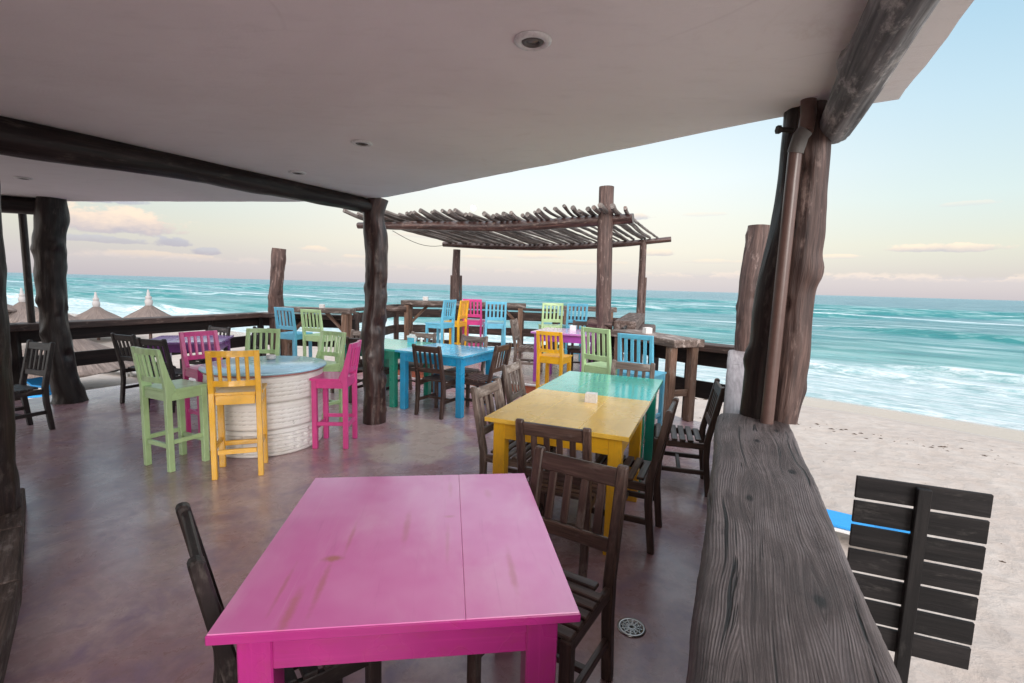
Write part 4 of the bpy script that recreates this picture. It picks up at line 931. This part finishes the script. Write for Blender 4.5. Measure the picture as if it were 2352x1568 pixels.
mb = MB(); mb.lathe([(0, .742), (.535, .742), (.537, .750), (.535, .760), (0, .760)], 96); mb.build('underboard', M['pipe_grey'] if 0 else plain('faded_pink', (.42, .20, .19), .7), t)
mb = MB(); mb.lathe([(0, .761), (.552, .761), (.556, .768), (.554, .779), (.550, .782), (0, .782)], 96)
M['round_blue'] = paint('round_blue', (.36, .66, .82), .28, .08, (.10, .34, .5), .16, coat=.6)
o = mb.build('tabletop', M['round_blue'], t)

# ------------------------------------------------------------------ small things on tables
def ashtray(x, y, z):
    mb = MB(); pr = [(0, 0), (.036, 0), (.044, .006), (.047, .02), (.046, .036), (.041, .044), (.034, .046), (.034, .040), (.030, .018), (0, .014)]
    mb.lathe(pr, 40); o = mb.build('ashtray', M['ceramic']); o.location = (x, y, z); return tag(o, 'small round white ceramic ashtray on the blue topped tyre table', 'ashtray')
ashtray(-2.49, 4.95, .782)
def napkin_box(x, y, z, deg, label, s=1.0):
    t = empty('napkin_holder', (x, y, z), R(deg), label, 'napkin holder'); w, d, h = .085*s, .07*s, .062*s; th = .004
    mb = MB(); mb.box((0, 0, th/2), (w, d, th), 0, 0)
    for sy in (-1, 1): mb.box((0, sy*(d/2-th/2), h/2+th), (w, th, h), 0, .001)
    for sx in (-1, 1): mb.box((sx*(w/2-th/2), 0, h/2+th), (th, d-2*th-.001, h), 0, .001)
    mb.build('box', M['ceramic'], t)
    mb = MB(); rn = random.Random(3)
    for k in range(7): mb.box((rn.uniform(-.004, .004), -d/2+.012+k*(d-.024)/6, h*.55), (w*.84, .003, h*.95+rn.uniform(0, .014)), rn.uniform(-.12, .12), 0, ry=rn.uniform(-.08, .08))
    mb.build('napkins', M['tissue'], t); return t
napkin_box(.60, 3.52, .765, -18, 'square white napkin holder where the yellow and teal tables meet', 1.0)
napkin_box(.97, 7.70, .932, -15, 'square white napkin holder on the platform purple table', 1.1)
napkin_box(1.80, 6.42, 1.03, 20, 'white napkin holder on the right bar table behind the tall blue chair', 1.15)
napkin_box(-3.55, 9.0, 1.105, 0, 'pale napkin holder on the small bar by the left railing', 1.0)
napkin_box(-1.95, 10.8, 1.235, 0, 'pale napkin holder on the long bar at the far end', 1.3)
napkin_box(-4.62, 6.85, .756, 20, 'pale napkin holder on the far left violet table', 1.0)
t = empty('napkin_stand', (-1.43, 6.86, .765), R(-20), 'light blue napkin stand with folded white napkins on the blue and green tables', 'napkin holder')
mb = MB()
for sy in (-1, 1): mb.box((0, sy*.03, .035), (.11, .006, .07), 0, .001)
mb.box((0, 0, .003), (.11, .07, .006), 0, 0); mb.build('stand', M['blue'], t)
mb = MB()
for k, (a, hh) in enumerate(((-.25, .11), (.1, .12), (.3, .10))): mb.prism([(-.02+.015*k, .01), (-.016+.015*k, .01), (-.014+.015*k, hh), (-.018+.015*k, hh)], -.05, .045, 0, M=Matrix.Rotation(a, 4, 'Y'))
mb.build('napkins', M['tissue'], t)
t = empty('salt_shaker', (-1.30, 6.88, .765), 0, 'small white salt shaker beside the napkin stand on the blue table', 'shaker')
mb = MB(); mb.lathe([(0, 0), (.020, 0), (.021, .01), (.019, .045), (.018, .048)], 24); mb.build('body', M['ceramic'], t)
mb = MB(); mb.lathe([(.0185, .047), (.019, .055), (.016, .066), (.008, .071), (0, .072)], 24); mb.build('cap', M['tissue'], t)

# floor drain
t = empty('floor_drain', (.606, 2.134, .002), R(-20), 'round metal floor drain grate near the parapet', 'drain')
mb = MB(); mb.lathe([(0, .0005), (.058, .0005), (.058, 0)], 40); mb.build('well_shade', M['drain_shade'], t)  # flat black disc, the shade inside the drain put into its colour
mb = MB(); mb.lathe([(.049, .001), (.052, .006), (.064, .006), (.066, .001)], 48)
for r_ in (.012, .026, .040): mb.lathe([(r_-.0032, .001), (r_-.003, .005), (r_+.003, .005), (r_+.0032, .001)], 36)
for k in range(6):
    a = k*math.pi/6; mb.box((0, 0, .003), (.10, .007, .0035), a, 0)
mb.build('grate', M['metal'], t)

# ceiling lights
for i, (x, y, lb) in enumerate([(.045, 1.888, 'round white recessed ceiling light, the largest and nearest one'), (-1.01, 3.258, 'round white recessed ceiling light in the middle of the ceiling'),
                   (-1.835, 4.173, 'small recessed ceiling light closest to the middle post'), (-4.70, 4.74, 'recessed ceiling light beyond the dark left beam')]):
    t = empty('ceiling_light', (x, y, 2.5), 0, lb, 'ceiling light', 'recessed ceiling lights')
    mb = MB(); mb.lathe([(.070, -.001), (.069, -.006), (.060, -.012), (.046, -.013), (.041, -.006), (.039, -.002)], 48); mb.build('ring', M['white'], t)
    mb = MB(); mb.lathe([(.041, -.004), (.038, -.010), (.030, -.012), (.024, -.008), (.023, -.003)], 40); mb.build('gimbal', M['pipe_grey'], t)
    mb = MB(); mb.lathe([(.024, -.003), (.012, -.005), (0, -.0055)], 32); mb.build('lens', M['glass'], t)

# ------------------------------------------------------------------ slatted board below the parapet
A = Vector((1.953, 2.613, 0)); B = Vector((2.504, 2.396, 0)); d = (B-A); wd = d.length; ang = math.atan2(d.y, d.x)
t = empty('slatted_board', ((A.x+B.x)/2, (A.y+B.y)/2, -.45), ang, 'black slatted wooden board on a post, rising from the beach outside the parapet', 'signboard')
H = 1.0; n = 7; sh_ = H/n
for k in range(n):
    mb = MB(); mb.box((0, 0, .06+sh_*(k+.5)), (wd, .02, sh_*.875), 0, .003, long=0); mb.build('slat', M['black_board'], t)
mb = MB(); mb.box((.0, -.032, -.6), (.062, .04, 3.28), 0, .004, long=2); mb.build('post', M['black_board'], t)

# ------------------------------------------------------------------ beach furniture
def palapa(x, y, zp, r, label, fin=True, drop=1.25, seed=0):
    t = empty('palapa', (x, y, -2.75), 0, label, 'beach shelter', 'thatched beach shelters'); h = zp+2.75
    mb = MB(); n = 40; verts = []; faces = []; prof = [(0.04, .04), (.08, -.03), (.22, -.24), (.45, -.50), (.72, -.76), (.92, -.93), (1.0, -1.0), (.97, -1.04)]
    rn = random.Random(seed)
    for i, (a, b2) in enumerate(prof):
        for k in range(n):
            th = 2*math.pi*k/n; rr = r*a*(1+.05*rn.uniform(-1, 1)*(i > 1)); zz = h+drop*b2+(.04+.06*(i > 5))*rn.uniform(-1, 1)*(i > 1); verts.append((rr*math.cos(th), rr*math.sin(th), zz))
    for i in range(len(prof)-1):
        for k in range(n): faces.append((i*n+k, i*n+(k+1) % n, (i+1)*n+(k+1) % n, (i+1)*n+k))
    mb.add(verts, faces, verts, 0, True); mb.build('thatch_roof', M['thatch'], t)
    mb = MB(); mb.tube([(0, 0, 0), (0, 0, h-.05)], [.09, .08], 12); mb.build('pole', M['post_mid'], t)
    if fin:
        mb = MB(); mb.lathe([(.17, -.05), (.20, .06), (.21, .26), (.15, .31), (.15, .36), (.17, .40), (.16, .52), (.09, .56), (.09, .74), (.06, .76), (.055, .92), (0, .94)], 20, (0, 0, h)); mb.build('finial', M['white_fin'], t)
    return t
palapa(-22.6, 30, -.15, 2.1, 'thatched palapa roof with white finial, the rightmost one beyond the left railing', seed=1)
palapa(-27.6, 32, -.45, 2.1, 'thatched palapa roof with white finial just right of the leaning trunk post', seed=2)
palapa(-27.3, 28.5, -.30, 2.0, 'thatched palapa roof mostly hidden by the leaning trunk post', seed=3)
palapa(-33.5, 33, -.35, 2.3, 'thatched palapa roof seen between the thin pole and the trunk post', seed=4)
palapa(-35.5, 31.5, .35, 2.6, 'thatched palapa roof at the far left beside the near post', seed=5)
palapa(-16.2, 17.4, -.45, 2.4, 'nearer thatched palapa roof seen between the railing boards', fin=False, seed=6)
def lounger(x, y, deg, label):
    t = empty('sun_lounger', (x, y, -2.74), R(deg), label, 'sun lounger', 'blue beach loungers')
    mb = MB(); mb.box((0, 0, .26), (.68, 1.9, .05), 0, .005); mb.build('frame', M['white'], t)
    for sx in (-1, 1):
        for sy in (-1, 1):
            mb = MB(); mb.box((sx*.28, sy*.8, .12), (.06, .06, .26), 0, .003); mb.build('leg', M['white'], t)
    mb = MB(); mb.box((0, -.3, .325), (.62, 1.25, .07), 0, .02, seg=2); mb.box((0, .62, .47), (.62, .72, .07), 0, .02, rx=.45, seg=2); mb.build('mattress', M['blue_cloth'], t)
for x, y, dg, lb in [(6.15, 8.2, 236, 'blue mattress sun lounger on the sand right of the parapet'), (-19.0, 18.5, 40, 'blue sun lounger at the far left under the railing'),
                 (-16.8, 17.2, 75, 'blue sun lounger seen left of the leaning trunk foot'), (-17.2, 21.0, 70, 'blue sun lounger seen behind the black chair beyond the railing'), (-15.6, 20.4, 60, 'blue sun lounger seen just left of the near green stool'),
                 (-15.9, 16.3, 20, 'blue sun lounger closest to the leaning trunk foot')]:
    lounger(x, y, dg, lb)

for o in list(COL.objects):
    if o.type == 'MESH': o.data.validate()
scene.render.engine = 'CYCLES'
scene.cycles.max_bounces = 8
